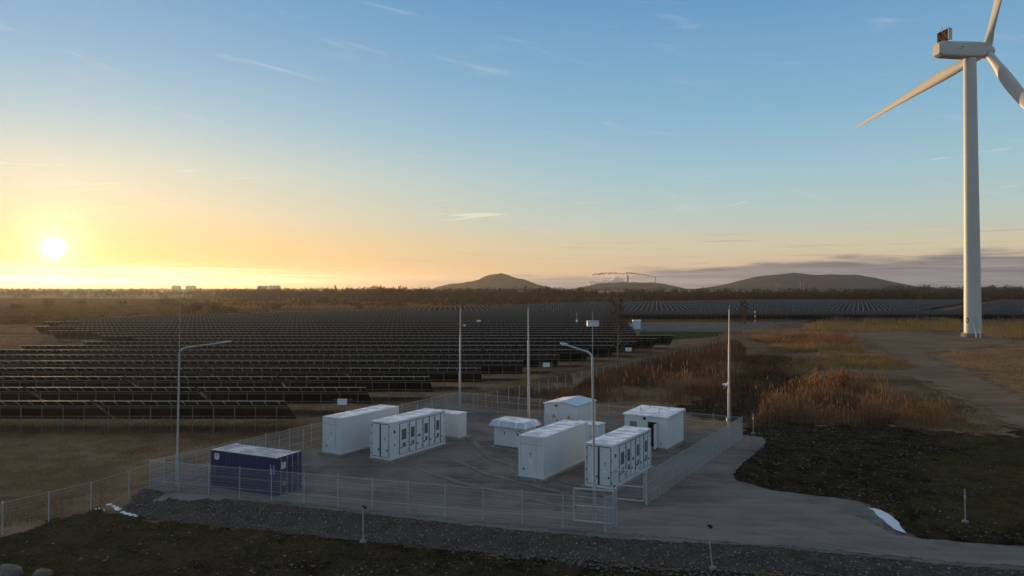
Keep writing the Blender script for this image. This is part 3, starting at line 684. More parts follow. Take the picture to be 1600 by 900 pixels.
def control():
    W, L, h = 3.9, 4.4, 2.6
    r = empty('control_building', (13.3, 62.2, .3), -YW, 'white flat-roofed control hut with its door standing open', 'building')
    dx0, dx1, dz = -1.72, -.86, 2.12
    w = MB().box(-W, dx0, 0, .12, 0, h).box(dx1, 0, 0, .12, 0, h).box(dx0, dx1, 0, .12, dz, h).box(-W, -W+.12, .12, L, 0, h).box(-.12, 0, .12, L, 0, h).box(-W+.12, -.12, L-.12, L, 0, h)
    for k in range(1, 6): w.box(-.0, .008, L*k/6-.012, L*k/6+.012, 0, h-.05)
    for x in (-W*.80, -W*.55, -W*.1): w.box(x, x+.02, -.007, 0, 0, h-.05)
    w.build('wall', M['white'], r)
    MB().box(-W+.12, -.12, .12, L-.12, .0, .02).build('indoor_floor', M['dark'], r)
    MB().box(-W+.13, -.13, 1.6, 1.66, .02, h-.02).build('inner_wall', M['inner'], r)
    MB().box(dx0+.1, dx1-.12, .9, 1.5, .02, 1.45).build('equipment_rack', M['dark'], r)
    d = MB().box(dx1-.03, dx1+.02, -.86, -.01, .03, dz-.02).build('door', M['white'], r); MB().box(dx1-.08, dx1-.03, -.80, -.68, 1.0, 1.04).build('handle', M['black'], d)
    f = MB().box(dx0-.05, dx0, -.015, .13, 0, dz+.05).box(dx1, dx1+.05, -.015, .13, 0, dz+.05).box(dx0, dx1, -.015, .13, dz, dz+.05); f.build('door_frame', M['grey'], r)
    v = MB().box(-W+.50, -W+1.14, -.03, 0, 1.30, 2.05)
    for k in range(9): v.box(-W+.53, -W+1.11, -.045, -.03, 1.34+k*.077, 1.37+k*.077)
    v.build('louvre', M['seam'], r)
    o = .13; rf = MB().add([(-W-o, -o, h), (o, -o, h), (o, L+o, h), (-W-o, L+o, h), (-W-o, -o, h+.10), (o, -o, h+.10), (o, L+o, h+.20), (-W-o, L+o, h+.20)],
        [(0, 3, 2, 1), (4, 5, 6, 7), (0, 1, 5, 4), (1, 2, 6, 5), (2, 3, 7, 6), (3, 0, 4, 7)]).build('roof', M['frost'], r)
    for x, y in ((-W*.78, 1.7), (-W*.72, 3.4), (-W*.30, 1.2), (-W*.25, 3.3)): MB().tube([(x, y, h+.1), (x, y, h+.48)], .022, 6).build('roof_pin', M['black'], rf)
    MB().tube([(-2.05, -.16, h-.20), (-2.05, 0, h-.20)], [.10, .12], 10).box(-2.14, -1.96, -.05, 0, h-.32, h-.08).build('wall_lamp', M['black'], r)
    MB().tube([(-.55, -.06, .38), (-.55, 0, .38)], .05, 8).build('wall_tap', M['black'], r)
control(); plinth((13.3, 62.2, 0), -4.0, .12, -.12, 4.5, .297, 'concrete plinth under the flat-roofed control hut')

# ---------------------------------------------------------------- fences and gates
def wire_panel_mesh(L, h, pitch=.05, folds=(.02, .66, 1.33, 1.98), wr=.0017, thick=.011):
    mb = MB()
    n_ = int(L/pitch)
    for k in range(n_+1):
        x = L*k/n_; mb.add([(x-wr, -.004, .02), (x+wr, -.004, .02), (x, .004, .02), (x-wr, -.004, h), (x+wr, -.004, h), (x, .004, h)], [(0, 1, 4, 3), (1, 2, 5, 4), (2, 0, 3, 5)])
    z = .02
    while z < h:
        t = .0027; mb.box(0, L, .004, .012, z-t, z+t); z += .2
    for z in folds:
        if z < h+.01: mb.box(0, L, .013, .035, z-thick, z+thick)
    return mb
def mesh_fence(name, A, B, h, label, npan=None, z0=0.0, folds=(.02, .66, 1.33, 1.98), thick=.011, post=.03, last=True, first=True):
    A, B = Vector((A[0], A[1], 0)), Vector((B[0], B[1], 0)); D = B-A; L = D.length; n_ = npan or max(1, round(L/2.5)); p = L/n_
    r = empty(name, (A.x, A.y, z0), math.atan2(D.y, D.x), label, 'fence', 'galvanised mesh fence runs round the yard')
    me = wire_panel_mesh(p, h, folds=folds, thick=thick).mesh('mesh_panel', M['wire'])
    pm = MB().box(-post, post, -post*1.4, -.006, -.3, h+.04).box(-post-.006, post+.006, -post*1.4-.006, 0, h+.04, h+.06).mesh('post', M['galv'])
    for k in range(n_+1):
        if (k < n_ or last) and (k > 0 or first): o = bpy.data.objects.new('post', pm); COL.objects.link(o); o.parent = r; o.location = (k*p, 0, 0)
        if k < n_: o = bpy.data.objects.new('mesh_panel', me); COL.objects.link(o); o.parent = r; o.location = (k*p, 0, 0)
    return r
FL = g2(234, 765); FR = g2(945.5, 834); FC = g2(962, 824.5); GP = g2(1009.5, 789.3); RC = g2(1159.5, 686); BLc = g2(716, 640)
mesh_fence('mesh_fence', FL, FR, 2.08, 'long see-through mesh fence across the front, before the blue container', 13)
mesh_fence('mesh_fence', FR, FC, 2.08, 'short mesh fence return at the front right gatepost', 1, first=False, thick=.014)
mesh_fence('mesh_fence', GP, RC, 2.08, 'mesh fence running back along the right side of the yard from the gate', 10, folds=(.04, .68, 1.33, 2.02), thick=.017, post=.032)
mesh_fence('mesh_fence', RC, BLc, 2.08, 'mesh fence along the back of the yard behind the huts', 12, first=False, thick=.012)
mesh_fence('mesh_fence', BLc, FL, 2.08, 'mesh fence along the left side of the yard, beside the dry field', 15, first=False, last=False)
M['gatesteel'] = mat('bright_gate_steel', (.52, .53, .54), .45, .1, var=.15)
def gate(A, B, label, zb=.22, h=1.97):
    A, B = Vector((A[0], A[1], 0)), Vector((B[0], B[1], 0)); D = B-A; L = D.length
    r = empty('gate', (A.x, A.y, zb), math.atan2(D.y, D.x), label, 'gate', 'leaves of the compound gate')
    t = .03; f = MB().box(0, 2*t, -t, t, 0, h).box(L-2*t, L, -t, t, 0, h)
    for z in (0, h*.46, h-2*t): f.box(2*t, L-2*t, -t, t, z, z+2*t)
    f.build('gate_frame', M['gatesteel'], r)
    wire_panel_mesh(L-.12, h-.12, folds=()).build('mesh_infill', M['wire'], r, (.06, 0, .06))
    MB().box(L-.16, L-.03, -.06, -.031, h*.46-.16, h*.46+.02).build('lock', M['black'], r)
    return r
gate((FC[0]-.12, FC[1]-.06), g2(896, 813, .25), 'open mesh gate leaf at the front, crossing the lamp post')
gate((GP[0]-.1, GP[1]+.02), g2(957, 778.5, .25), 'open mesh gate leaf hinged on the right side fence')
for p, lab in ((GP, 'thick gatepost where the right side fence begins'), (FC, 'thick gatepost at the front corner by the lamp post')):
    o = MB().box(-.06, .06, -.06, .06, -.3, 2.3).box(-.068, .068, -.068, .068, 2.3, 2.33).box(-.075, .06, -.09, -.061, .5, .62).box(-.075, .06, -.09, -.061, 1.7, 1.82).build('gatepost', M['galv'], None, (p[0], p[1]-.075, 0), -.5)
    tag(o, lab, 'gatepost', 'gateposts')
# the park fence: one long wire fence from the lower left to the far bushes
def park_fence():
    A = Vector((-31.6, 41.0, 0)); B = Vector((47.0, 167.0, 0)); D = B-A; L = D.length; n_ = 58; p = L/n_; a = math.atan2(D.y, D.x)
    r = empty('wire_fence', (A.x, A.y, 0), a, 'long wire fence along the right edge of the panel field, leaving at lower left', 'fence')
    pm = MB().box(-.03, .03, -.03, .03, -.5, 1.62).box(-.032, .05, -.034, .034, 1.62, 1.65).mesh('post', M['galv'])
    net = MB()
    for k in range(n_+1):
        x = k*p; w = Vector((A.x, A.y, 0))+D*(k/n_); z = gz(w.x, w.y); z = max(z, LOW)
        w1 = Vector((A.x, A.y, 0))+D*(min(k+1, n_)/n_); z1 = max(gz(w1.x, w1.y), LOW)
        o = bpy.data.objects.new('post', pm); COL.objects.link(o); o.parent = r; o.location = (x, 0, z+.25)
        if k < n_:
            for q in np.arange(.25, 1.9, .2): net.add([(x, -.003, z+q), (x+p, -.003, z1+q), (x+p, .003, z1+q+.0022), (x, .003, z+q+.0022)], [(0, 1, 2, 3)])
            for q in range(12): f = q/12; zz = z+(z1-z)*f; net.add([(x+p*f-.0009, 0, zz+.25), (x+p*f+.0009, 0, zz+.25), (x+p*f+.0009, 0, zz+1.85), (x+p*f-.0009, 0, zz+1.85)], [(0, 1, 2, 3)])
            net.tube([(x, 0, z+1.86), (x+p, 0, z1+1.86)], .008, 4)
    net.build('wire_net', M['wire'], r)
park_fence()

# ---------------------------------------------------------------- poles
def lamp_post(base, lean, arm, z_bend, z_tip, z_rod, label):
    r = empty('lamp_post', (base[0], base[1], 0), 0, label, 'lamp post', 'lamp posts with lightning rods')
    lx = lean
    MB().tube([(0, 0, -.1), (0, 0, .02)], .22, 12).build('base', M['concrete'], r)
    MB().tube([(0, 0, 0), (0, 0, 2.2), (lx*.22, 0, 2.4), (lx, 0, z_bend)], [.105, .10, .075, .06], 12).build('pole', M['galv'], r)
    ax, ay = arm; p = [(lx, 0, z_bend)]
    for k in range(1, 6): t = k/5; a = t*math.pi/2; p.append((lx+ax*.22*(1-math.cos(a)), ay*.22*(1-math.cos(a)), z_bend+.42*math.sin(a)))
    q = p[-1]; p.append((lx+ax*.78, ay*.78, q[2]+(z_tip-q[2])*.72))
    MB().tube(p, [.058]*6+[.045], 8).build('arm', M['galv'], r)
    d = Vector((ax, ay, 0)).normalized(); n_ = Vector((-d.y, d.x, 0)); e = Vector(p[-1]); zz = z_tip
    hb = MB(); c0 = e-d*.05; c1 = Vector((lx+ax, ay, zz))
    sec = [(0, .05, .05), (.12, .10, .08), (.45, .17, .09), (.85, .16, .06), (1, .07, .03)]; vs = []
    for f, w, t in sec:
        c = c0.lerp(c1, f); vs += [c-n_*w-Vector((0, 0, t*.5)), c+n_*w-Vector((0, 0, t*.5)), c+n_*w*.6+Vector((0, 0, t)), c-n_*w*.6+Vector((0, 0, t))]
    fs = [(4*i+k, 4*i+(k+1) % 4, 4*i+4+(k+1) % 4, 4*i+4+k) for i in range(4) for k in range(4)]+[(3, 2, 1, 0), (16, 17, 18, 19)]
    hb.add(vs, fs, 0, False).build('lamp_head', M['galv'], r)
    MB().tube([(lx, 0, z_bend-.2), (lx+.02, 0, z_rod)], [.022, .012], 6).build('lightning_rod', M['galv'], r)
b1 = g2(276, 760); b2 = g2(929, 821)
lamp_post(b1, .12, (3.5, .5), 9.45, 10.25, 13.2, 'tall galvanised street lamp at left beside the blue container')
lamp_post(b2, -.10, (-1.72, 2.5), 9.85, 10.6, 12.65, 'tall galvanised street lamp rising through the front gate leaf')
def mast(base, top, rad, label, extra=None):
    r = empty('lightning_mast', (base.x, base.y, 0), 0, label, 'mast', 'slim lightning masts at the back of the yard')
    d = Vector(top)-Vector((base.x, base.y, 0))
    MB().tube([(0, 0, -.1), (0, 0, .04)], .20, 10).build('base', M['concrete'], r)
    MB().tube([(0, 0, 0), d*.35, d*.36, d*.7, d*.71, d*.96], [rad, rad, rad*.82, rad*.75, rad*.55, rad*.42], 10).build('pole', M['mastpaint'], r)
    MB().tube([d*.96, d], [.018, .010], 6).build('rod', M['galv'], r)
    return r, d
M['mastpaint'] = mat('pale_mast_steel', (.46, .43, .43), .45, .25, var=.2, vscale=1.5)
B1 = g(718.6, 641); t1 = Vector((B1.x+.05, B1.y, 12.15)); r1, d1 = mast(B1, t1, .12, 'slim mast with a red and white windsock, left of the others')
ws = empty('windsock', (B1.x+.1, B1.y-.12, 9.75), 0, 'short red and white windsock hanging from the leftmost mast', 'windsock')
MB().tube([(0, .12, .0), (0, 0, .0), (.12, 0, .0)], .02, 6).build('bracket', M['galv'], ws)
for k, m_ in enumerate(('red', 'whitemark', 'red')):
    MB().tube([(.10+.22*k, 0, -.08+.05*k), (.32+.22*k, 0, -.03+.05*k)], [.14-.02*k, .12-.02*k], 10, cap=False).build('sock_band', M[m_], ws)
B2 = Vector((1.66, 71.0, 0)); mast(B2, (1.60, 71.0, 12.6), .125, 'slim mast rising behind the squat kiosk, no windsock')
B3 = g(1139, 682); r3, d3 = mast(B3, (B3.x+.10, B3.y, 12.5), .125, 'slim mast with cameras at the far right corner of the fence')
MB().box(-.22, .10, -.16, .16, 1.45, 1.75).build('junction_box', M['grey_pale'], r3)
cm = empty('security_camera', (B3.x+.05, B3.y, 5.0), 0, 'white security camera pair on the right corner mast', 'camera')
MB().box(-.30, -.05, -.05, .05, -.03, .03).box(-.12, -.05, -.10, .10, -.12, .16).build('bracket', M['whitemark'], cm)
MB().tube([(-.26, 0, -.04), (-.44, -.30, -.20)], [.09, .10], 10).build('camera_body', M['whitemark'], cm)
MB().tube([(-.30, .10, -.05), (-.55, .25, -.12)], [.08, .09], 10).build('camera_body', M['whitemark'], cm)
def sensor_post(base, top, label, head):
    z = gz(base.x, base.y); r = empty('sensor_post', (base.x, base.y, z), 0, label, 'post', 'short posts with concrete feet round the compound')
    h = top[2]-z; dx = top[0]-base.x; rs = random.Random(int(base.x*10)); n_ = 9
    ring = [(.26*rs.uniform(.75, 1.2)*math.cos(2*math.pi*k/n_), .2*rs.uniform(.75, 1.2)*math.sin(2*math.pi*k/n_), -.05) for k in range(n_)]
    up = [(a*.7, b*.7, .13+rs.uniform(-.03, .03)) for a, b, c in ring]
    MB().add(ring+up+[(0, 0, .18)], [(k, (k+1) % n_, n_+(k+1) % n_, n_+k) for k in range(n_)]+[(n_+k, n_+(k+1) % n_, 2*n_) for k in range(n_)]).build('concrete_foot', M['concrete'], r)
    MB().tube([(0, 0, .05), (dx, 0, h)], .036, 8).build('post_tube', M['galv'], r)
    if head:
        MB().box(dx-.05, dx+.16, -.06, .06, h-.02, h+.05).box(dx+.06, dx+.22, -.08, .08, h-.13, h-.0).build('sensor_head', M['black'], r)
    else: MB().box(dx-.045, dx+.045, -.045, .045, h*.72, h*.80).build('clip', M['galv'], r)
pz = lambda u, v, dz: g(u, v, dz)
p_ = g(567.5, 847, -.5); sensor_post(p_, (p_.x-.03, p_.y, 1.55), 'short grey post with black sensor head below the middle of the front fence', True)
p_ = g(1113, 888, -.5); sensor_post(p_, (p_.x-.22, p_.y, 1.72), 'leaning grey post with black sensor head beside the road at the bottom', True)
p_ = g(1508, 814, -.5); sensor_post(p_, (p_.x, p_.y, 1.5), 'short grey post on grass right of the puddle', False)
p_ = g(1177, 679, -.45); sensor_post(p_, (p_.x, p_.y, 1.62), 'short grey post just outside the far right corner of the fence', False)
# dead sapling and boulders at lower left
p_ = g(157, 793, -.5); z = gz(p_.x, p_.y); sp = empty('dead_sapling', (p_.x, p_.y, z), 0, 'thin dead sapling between the snow and the wire fence', 'plant')
MB().tube([(0, 0, -.1), (.02, 0, .8), (-.01, .02, 1.5)], [.022, .016, .006], 5).build('stem', M['twig'], sp)
tw = MB(); rs = random.Random(5)
for k in range(26): zz = rs.uniform(.5, 1.5); a = rs.uniform(0, 6.3); l_ = rs.uniform(.08, .28); tw.tube([(0, 0, zz), (l_*math.cos(a), l_*math.sin(a), zz+l_*.8)], [.006, .002], 3)
tw.build('twigs', M['twig'], sp)
def boulder(u, v, r_, label, seed):
    p = g(u, v, LOW); bm = bmesh.new(); bmesh.ops.create_icosphere(bm, subdivisions=4, radius=1); rs = np.random.default_rng(seed); ph = rs.random(9)*6
    for w in bm.verts:
        c = w.co; k = 1+.13*math.sin(2.3*c.x+ph[0])*math.cos(2.9*c.y+ph[1])+.08*math.sin(5*c.y+ph[2]+2*c.z)+.04*math.sin(9*c.x+ph[3])*math.sin(8*c.z+ph[4])+.02*math.sin(17*c.y+ph[5]+6*c.x)
        w.co = Vector((c.x*k*r_*1.15, c.y*k*r_, c.z*k*r_*.78))
    for f in bm.faces: f.smooth = True
    me = bpy.data.meshes.new('boulder'); bm.to_mesh(me); bm.free(); me.materials.append(M['stone'])
    o = bpy.data.objects.new('boulder', me); COL.objects.link(o); o.location = (p.x, p.y, gz(p.x, p.y)+r_*.22); return tag(o, label, 'boulder', 'boulders in the lower left corner')
boulder(14, 900, .60, 'big rounded boulder in the lower left corner', 1)
boulder(66, 902, .38, 'smaller boulder right of the big one in the lower left corner', 2)

# ---------------------------------------------------------------- solar field
GB = -.3; TW, TP = 18.9, 19.25; ZT, ZB, PD = 3.2, .70, 4.30     # table width and pitch; panel edge heights above the ground; depth
ROW0, ROWP = 71.7, 9.8
def pz_(y): return ZT+(ZB-ZT)*y/PD
def slab(mb, x0, x1, y0, y1, d0, d1, mi):
    """piece lying along the panel slope, between offsets d0..d1 under the glass"""
    v = [(x, y, pz_(y)-d) for d in (d1, d0) for x, y in ((x0, y0), (x1, y0), (x1, y1), (x0, y1))]
    mb.add(v, [(0, 3, 2, 1), (4, 5, 6, 7), (0, 1, 5, 4), (1, 2, 6, 5), (2, 3, 7, 6), (3, 0, 4, 7)], mi)
NMOD = 14
def panel_mb(full=True):
    mb = MB(); slab(mb, -TW, 0, .012, PD, .0, .035, 0)
    x0 = -TW
    v = [(x, y, pz_(y)+.004) for x, y in ((-TW+.02, .03), (-.02, .03), (-.02, PD-.03), (-TW+.02, PD-.03))]; mb.poly(v, 1)
    mb.box(-TW, 0, -.035, .010, ZT-.035, ZT+.014, 2)                       # bright frame along the high edge
    for k in range(NMOD):
        x = -TW+TW*(k+.5)/NMOD; slab(mb, x-.022, x+.022, .02, .75 if full else .6, .037, .075, 2)  # pale strips stand in for light catching the gaps between modules
    for x in (-TW, -.035): slab(mb, x, x+.035, .02, PD, -.012, .036, 3)
    return mb
def frame_bits():
    pur = []
    for y in (.85, 1.35, 3.45): pur.append(MB()); pur[-1].box(-TW+.05, -.05, y-.035, y+.035, pz_(y)-.165, pz_(y)-.085)
    return pur
pm0 = [M['under'], M['cell'], M['edge'], M['steel']]
ME_panel = panel_mb().mesh('panel_array', pm0)
ME_pur = [q.mesh('purlin', M['steel']) for q in frame_bits()]
ME_pf = MB().box(-.04, .04, -.03, .03, -.4, pz_(.85)-.17).mesh('post', M['steel']); ME_pb = MB().box(-.035, .035, -.03, .03, -.4, pz_(3.45)-.17).mesh('post', M['steel'])
def new(name, me, parent=None, loc=None):
    o = bpy.data.objects.new(name, me); COL.objects.link(o); o.parent = parent
    if loc is not None: o.location = loc
    return o
proto = empty('solar_table', (0, 0, 0))
new('panel_array', ME_panel, proto)
for me_ in ME_pur: new('purlin', me_, proto)
for k in range(9):
    x = -TW+1.05+k*2.1; new('post', ME_pf, proto, (x, .85, 0)); new('post', ME_pb, proto, (x, 3.45, 0))
smb = panel_mb(False)
for y in (.85, 3.45): smb.box(-TW+.05, -.05, y-.03, y+.03, pz_(y)-.165, pz_(y)-.085, 3)
for k in range(9):
    x = -TW+1.05+k*2.1
    for y in (.85, 3.45): smb.box(x-.035, x+.035, y-.03, y+.03, -.4, pz_(y)-.166, 3)
ME_small = smb.mesh('solar_table', pm0)
FARE = [(-156, 258), (-146, 290), (-134, 304), (-107, 337), (-69, 388), (-23, 442), (47, 536), (136, 614), (241, 690)]
def row_span(k):
    d = ROW0+ROWP*k
    if k <= 10: xr = -22.5+6.05*k
    elif k <= 18: xr = 31+(k-11)*1.2
    elif k <= 23: xr = 38+(k-19)*1.2
    else: xr = .76*d
    if k <= 6: xl = -.78*d-4
    elif k <= 9: xl = -90+6.2*(k-7)
    elif k <= 18: xl = -97.6+(k-10)*(-6.9)
    else: xl = float(np.interp(d, [e[1] for e in FARE], [e[0] for e in FARE]))
    return d, xl, xr
tables = []
for k in range(0, 63):
    d, xl, xr = row_span(k); j = 0; x = xr
    while x-(4 if k > 6 else 0) > xl:
        ok = x > -.735*(d+5)-.5 and x-TW < .735*(d+5)
        if k >= 24:
            a = 185+7.2*(k-24)
            if a-8 < x < a+TW: ok = False if x-a < 9 else ok
        if ok: tables.append((d, x, k, j))
        x -= TP; j += 1
ORD = 'nearest second third fourth fifth sixth seventh eighth ninth tenth eleventh twelfth thirteenth fourteenth fifteenth sixteenth seventeenth eighteenth nineteenth twentieth'.split()
POS = ['end table', 'second from', 'third from', 'fourth from', 'fifth from', 'sixth from', 'seventh from', 'eighth from', 'ninth from', 'tenth from', 'eleventh from', 'twelfth from', 'thirteenth from']
n_ind = 0; rest = []; used_proto = False
for d, x, k, j in tables:
    if n_ind >= 292: rest.append((d, x)); continue
    n_ind += 1
    zg = GB+(.0 if k else 0)
    if k <= 5:
        if not used_proto: o = proto; used_proto = True
        else: o = copy_tree(proto)
    else: o = new('solar_table', ME_small)
    o.location = (x, d, GB); o['category'] = 'solar panels'; o['group'] = 'rows of solar panel tables'
    if k < 20 and j < 13:
        row = 'nearest row' if k == 0 else ORD[k]+' row from the camera'
        o['label'] = ('solar panel table at the right end of the '+row) if j == 0 else 'solar panel table, '+POS[j]+' the right end of the '+row
    else: o['label'] = 'dark solar panel table deep in the field, far beyond the yard'
mb = MB()
far_v, far_f, far_m = [], [], []
qm = MB(); slab(qm, -TW, 0, .012, PD, 0, .05, 0); qm.box(-TW, 0, -.03, .010, ZT-.015, ZT+.012, 2)
qm.poly([(x, y, pz_(y)+.004) for x, y in ((-TW+.02, .03), (-.02, .03), (-.02, PD-.03), (-TW+.02, PD-.03))], 1)
for k in range(7): x = -TW+TW*(k+.5)/7; slab(qm, x-.14, x+.14, .02, 1.8, .052, .62, 2)  # wide deep ribs added so their sides catch the sun
for x in (-TW, -.12): slab(qm, x, x+.12, .02, PD, -.012, .051, 2)
for d, x in rest: mb.add([(p[0]+x, p[1]+d, p[2]+GB) for p in qm.v], qm.f); mb.mi[-len(qm.mi):] = qm.mi
if rest: tag(mb.build('distant_solar_rows', pm0), 'dark rows of solar panels covering the far plain below the hills', 'solar panels', None, 'stuff')
def inverter(u, v, d, z, label, s=1.0):
    x = (u-800)/F*d
    r = empty('inverter_box', (x, d, GB), 0, label, 'electrical box', 'pale inverter boxes on the panel row ends'); zz = z-GB
    w, h = .52*s, .30*s
    MB().box(-w, w, -.14, .14, zz-h, zz+h).box(-w-.02, w+.02, -.16, .16, zz+h, zz+h+.03).build('box_body', M['whitemark'], r)
    fr = MB()
    for q in (-w-.3, w+.3): fr.box(q-.03, q+.03, .15, .21, -.3, zz+h+.1)
    for q in (-.2, .2): fr.box(-w-.6, w+.6, .145, .185, zz+q-.03, zz+q+.03)
    fr.build('mounting_frame', M['steel'], r)
    MB().tube([(-.12, 0, zz-h), (-.12, 0, zz-h-.18), (.08, 0, zz-h-.25), (.12, 0, zz-h)], .03, 6).build('cable', M['black'], r)
inverter(535.5, 627, 80.9, 1.35, 'pale box on posts at the right end of the second panel row')
inverter(853.7, 569, 119.6, 1.35, 'pale box on posts in front of the panels left of the street lamp head', 1.1)
inverter(981.5, 545, 149.3, 1.35, 'pale box on posts in front of the panels below the bare birch', 1.2)
inverter(748, 499.5, 239.5, 3.0, 'small pale box among the far panels right of the windsock', 1.2)

# equipment beyond the panels
def far_station(u0, u1, v1, h, label, name, d, roofm='frost'):
    x0, x1 = (u0-800)/F*d, (u1-800)/F*d; W = x1-x0
    r = empty(name, (x0, d, GB), 0, label, 'transformer hut')
    MB().box(0, W, 0, 2.5, -.2, h).build('wall', M['white_dirty'], r)
    MB().add([(-.1, -.1, h), (W+.1, -.1, h), (W+.1, 2.6, h), (-.1, 2.6, h), (0, .5, h+.22), (W, .5, h+.22), (W, 2.0, h+.22), (0, 2.0, h+.22)], [(0, 3, 2, 1), (4, 5, 6, 7), (0, 1, 5, 4), (1, 2, 6, 5), (2, 3, 7, 6), (3, 0, 4, 7)]).build('roof', M[roofm], r)
    for k in range(2): MB().box(.1+k*(W-.2)/2, .05+(k+1)*(W-.2)/2, -.04, 0, .1, h-.2).build('door', M['white'], r)
    return r
far_station(918, 936, 511, 4.4, 'pale rectangular hut rising from the panels behind the street lamp pole', 'transformer_hut', 213.5, 'grey_pale')
far_station(989.5, 1001, 513, 3.0, 'small bright hut at the end of the panels beside the blue tarpaulin', 'transformer_hut', 250)
for u, w, h, lab in ((972, 1.6, 1.5, 'low grey switchgear box left of the bright hut'), (981, 1.3, 1.9, 'grey switchgear box close beside the bright hut')):
    d = 249; x = (u-800)/F*d; r = empty('switchgear_box', (x, d, GB), 0, lab, 'electrical box')
    MB().box(0, w, 0, 1.2, -.2, h).build('body', M['grey_pale'], r); MB().box(-.08, w+.08, -.08, 1.28, h, h+.08).build('lid', M['grey'], r); MB().box(.08, w-.08, -.03, 0, .15, h-.15).build('door', M['whitemark'], r)
x = (1009-800)/F*247
bt = MB(); rs = random.Random(2); n1 = 12; vs = []
for i in range(n1):
    for k in range(7): vs.append((x-1.3+2.7*i/(n1-1), 247-1.1+2.2*k/6, GB+(.95+rs.uniform(-.16, .16))*math.sin(math.pi*(i+.3)/(n1-.4))**.6*math.sin(math.pi*(k+.25)/6.5)**.6-.05))
bt.add(vs, [(i*7+k, (i+1)*7+k, (i+1)*7+k+1, i*7+k+1) for i in range(n1-1) for k in range(6)])
tag(bt.build('tarpaulin', M['bluetarp']), 'crumpled bright blue tarpaulin over a heap beside the far hut', 'tarpaulin')
d = 303; x = (1179.5-800)/F*d
mp_ = empty('marker_pole', (x, d, GB), 0, 'striped white and red marker pole beyond the far gravel path', 'pole')
for k in range(5): MB().tube([(0, 0, k*.95-.05), (0, 0, (k+1)*.95-.05)], .19, 8).build('pole_band', M['whitemark' if k % 2 == 0 else 'red'], mp_)
d = 231; x = (901.3-800)/F*d
cp = empty('camera_pole', (x, d, GB), 0, 'thin pole with a small white box among panels left of the pale hut', 'pole'); MB().tube([(0, 0, -.2), (0, 0, 6.4)], .07, 6).build('pole_tube', M['galv'], cp); MB().box(-.25, .25, -.2, .2, 3.5, 4.1).build('box_body', M['whitemark'], cp)

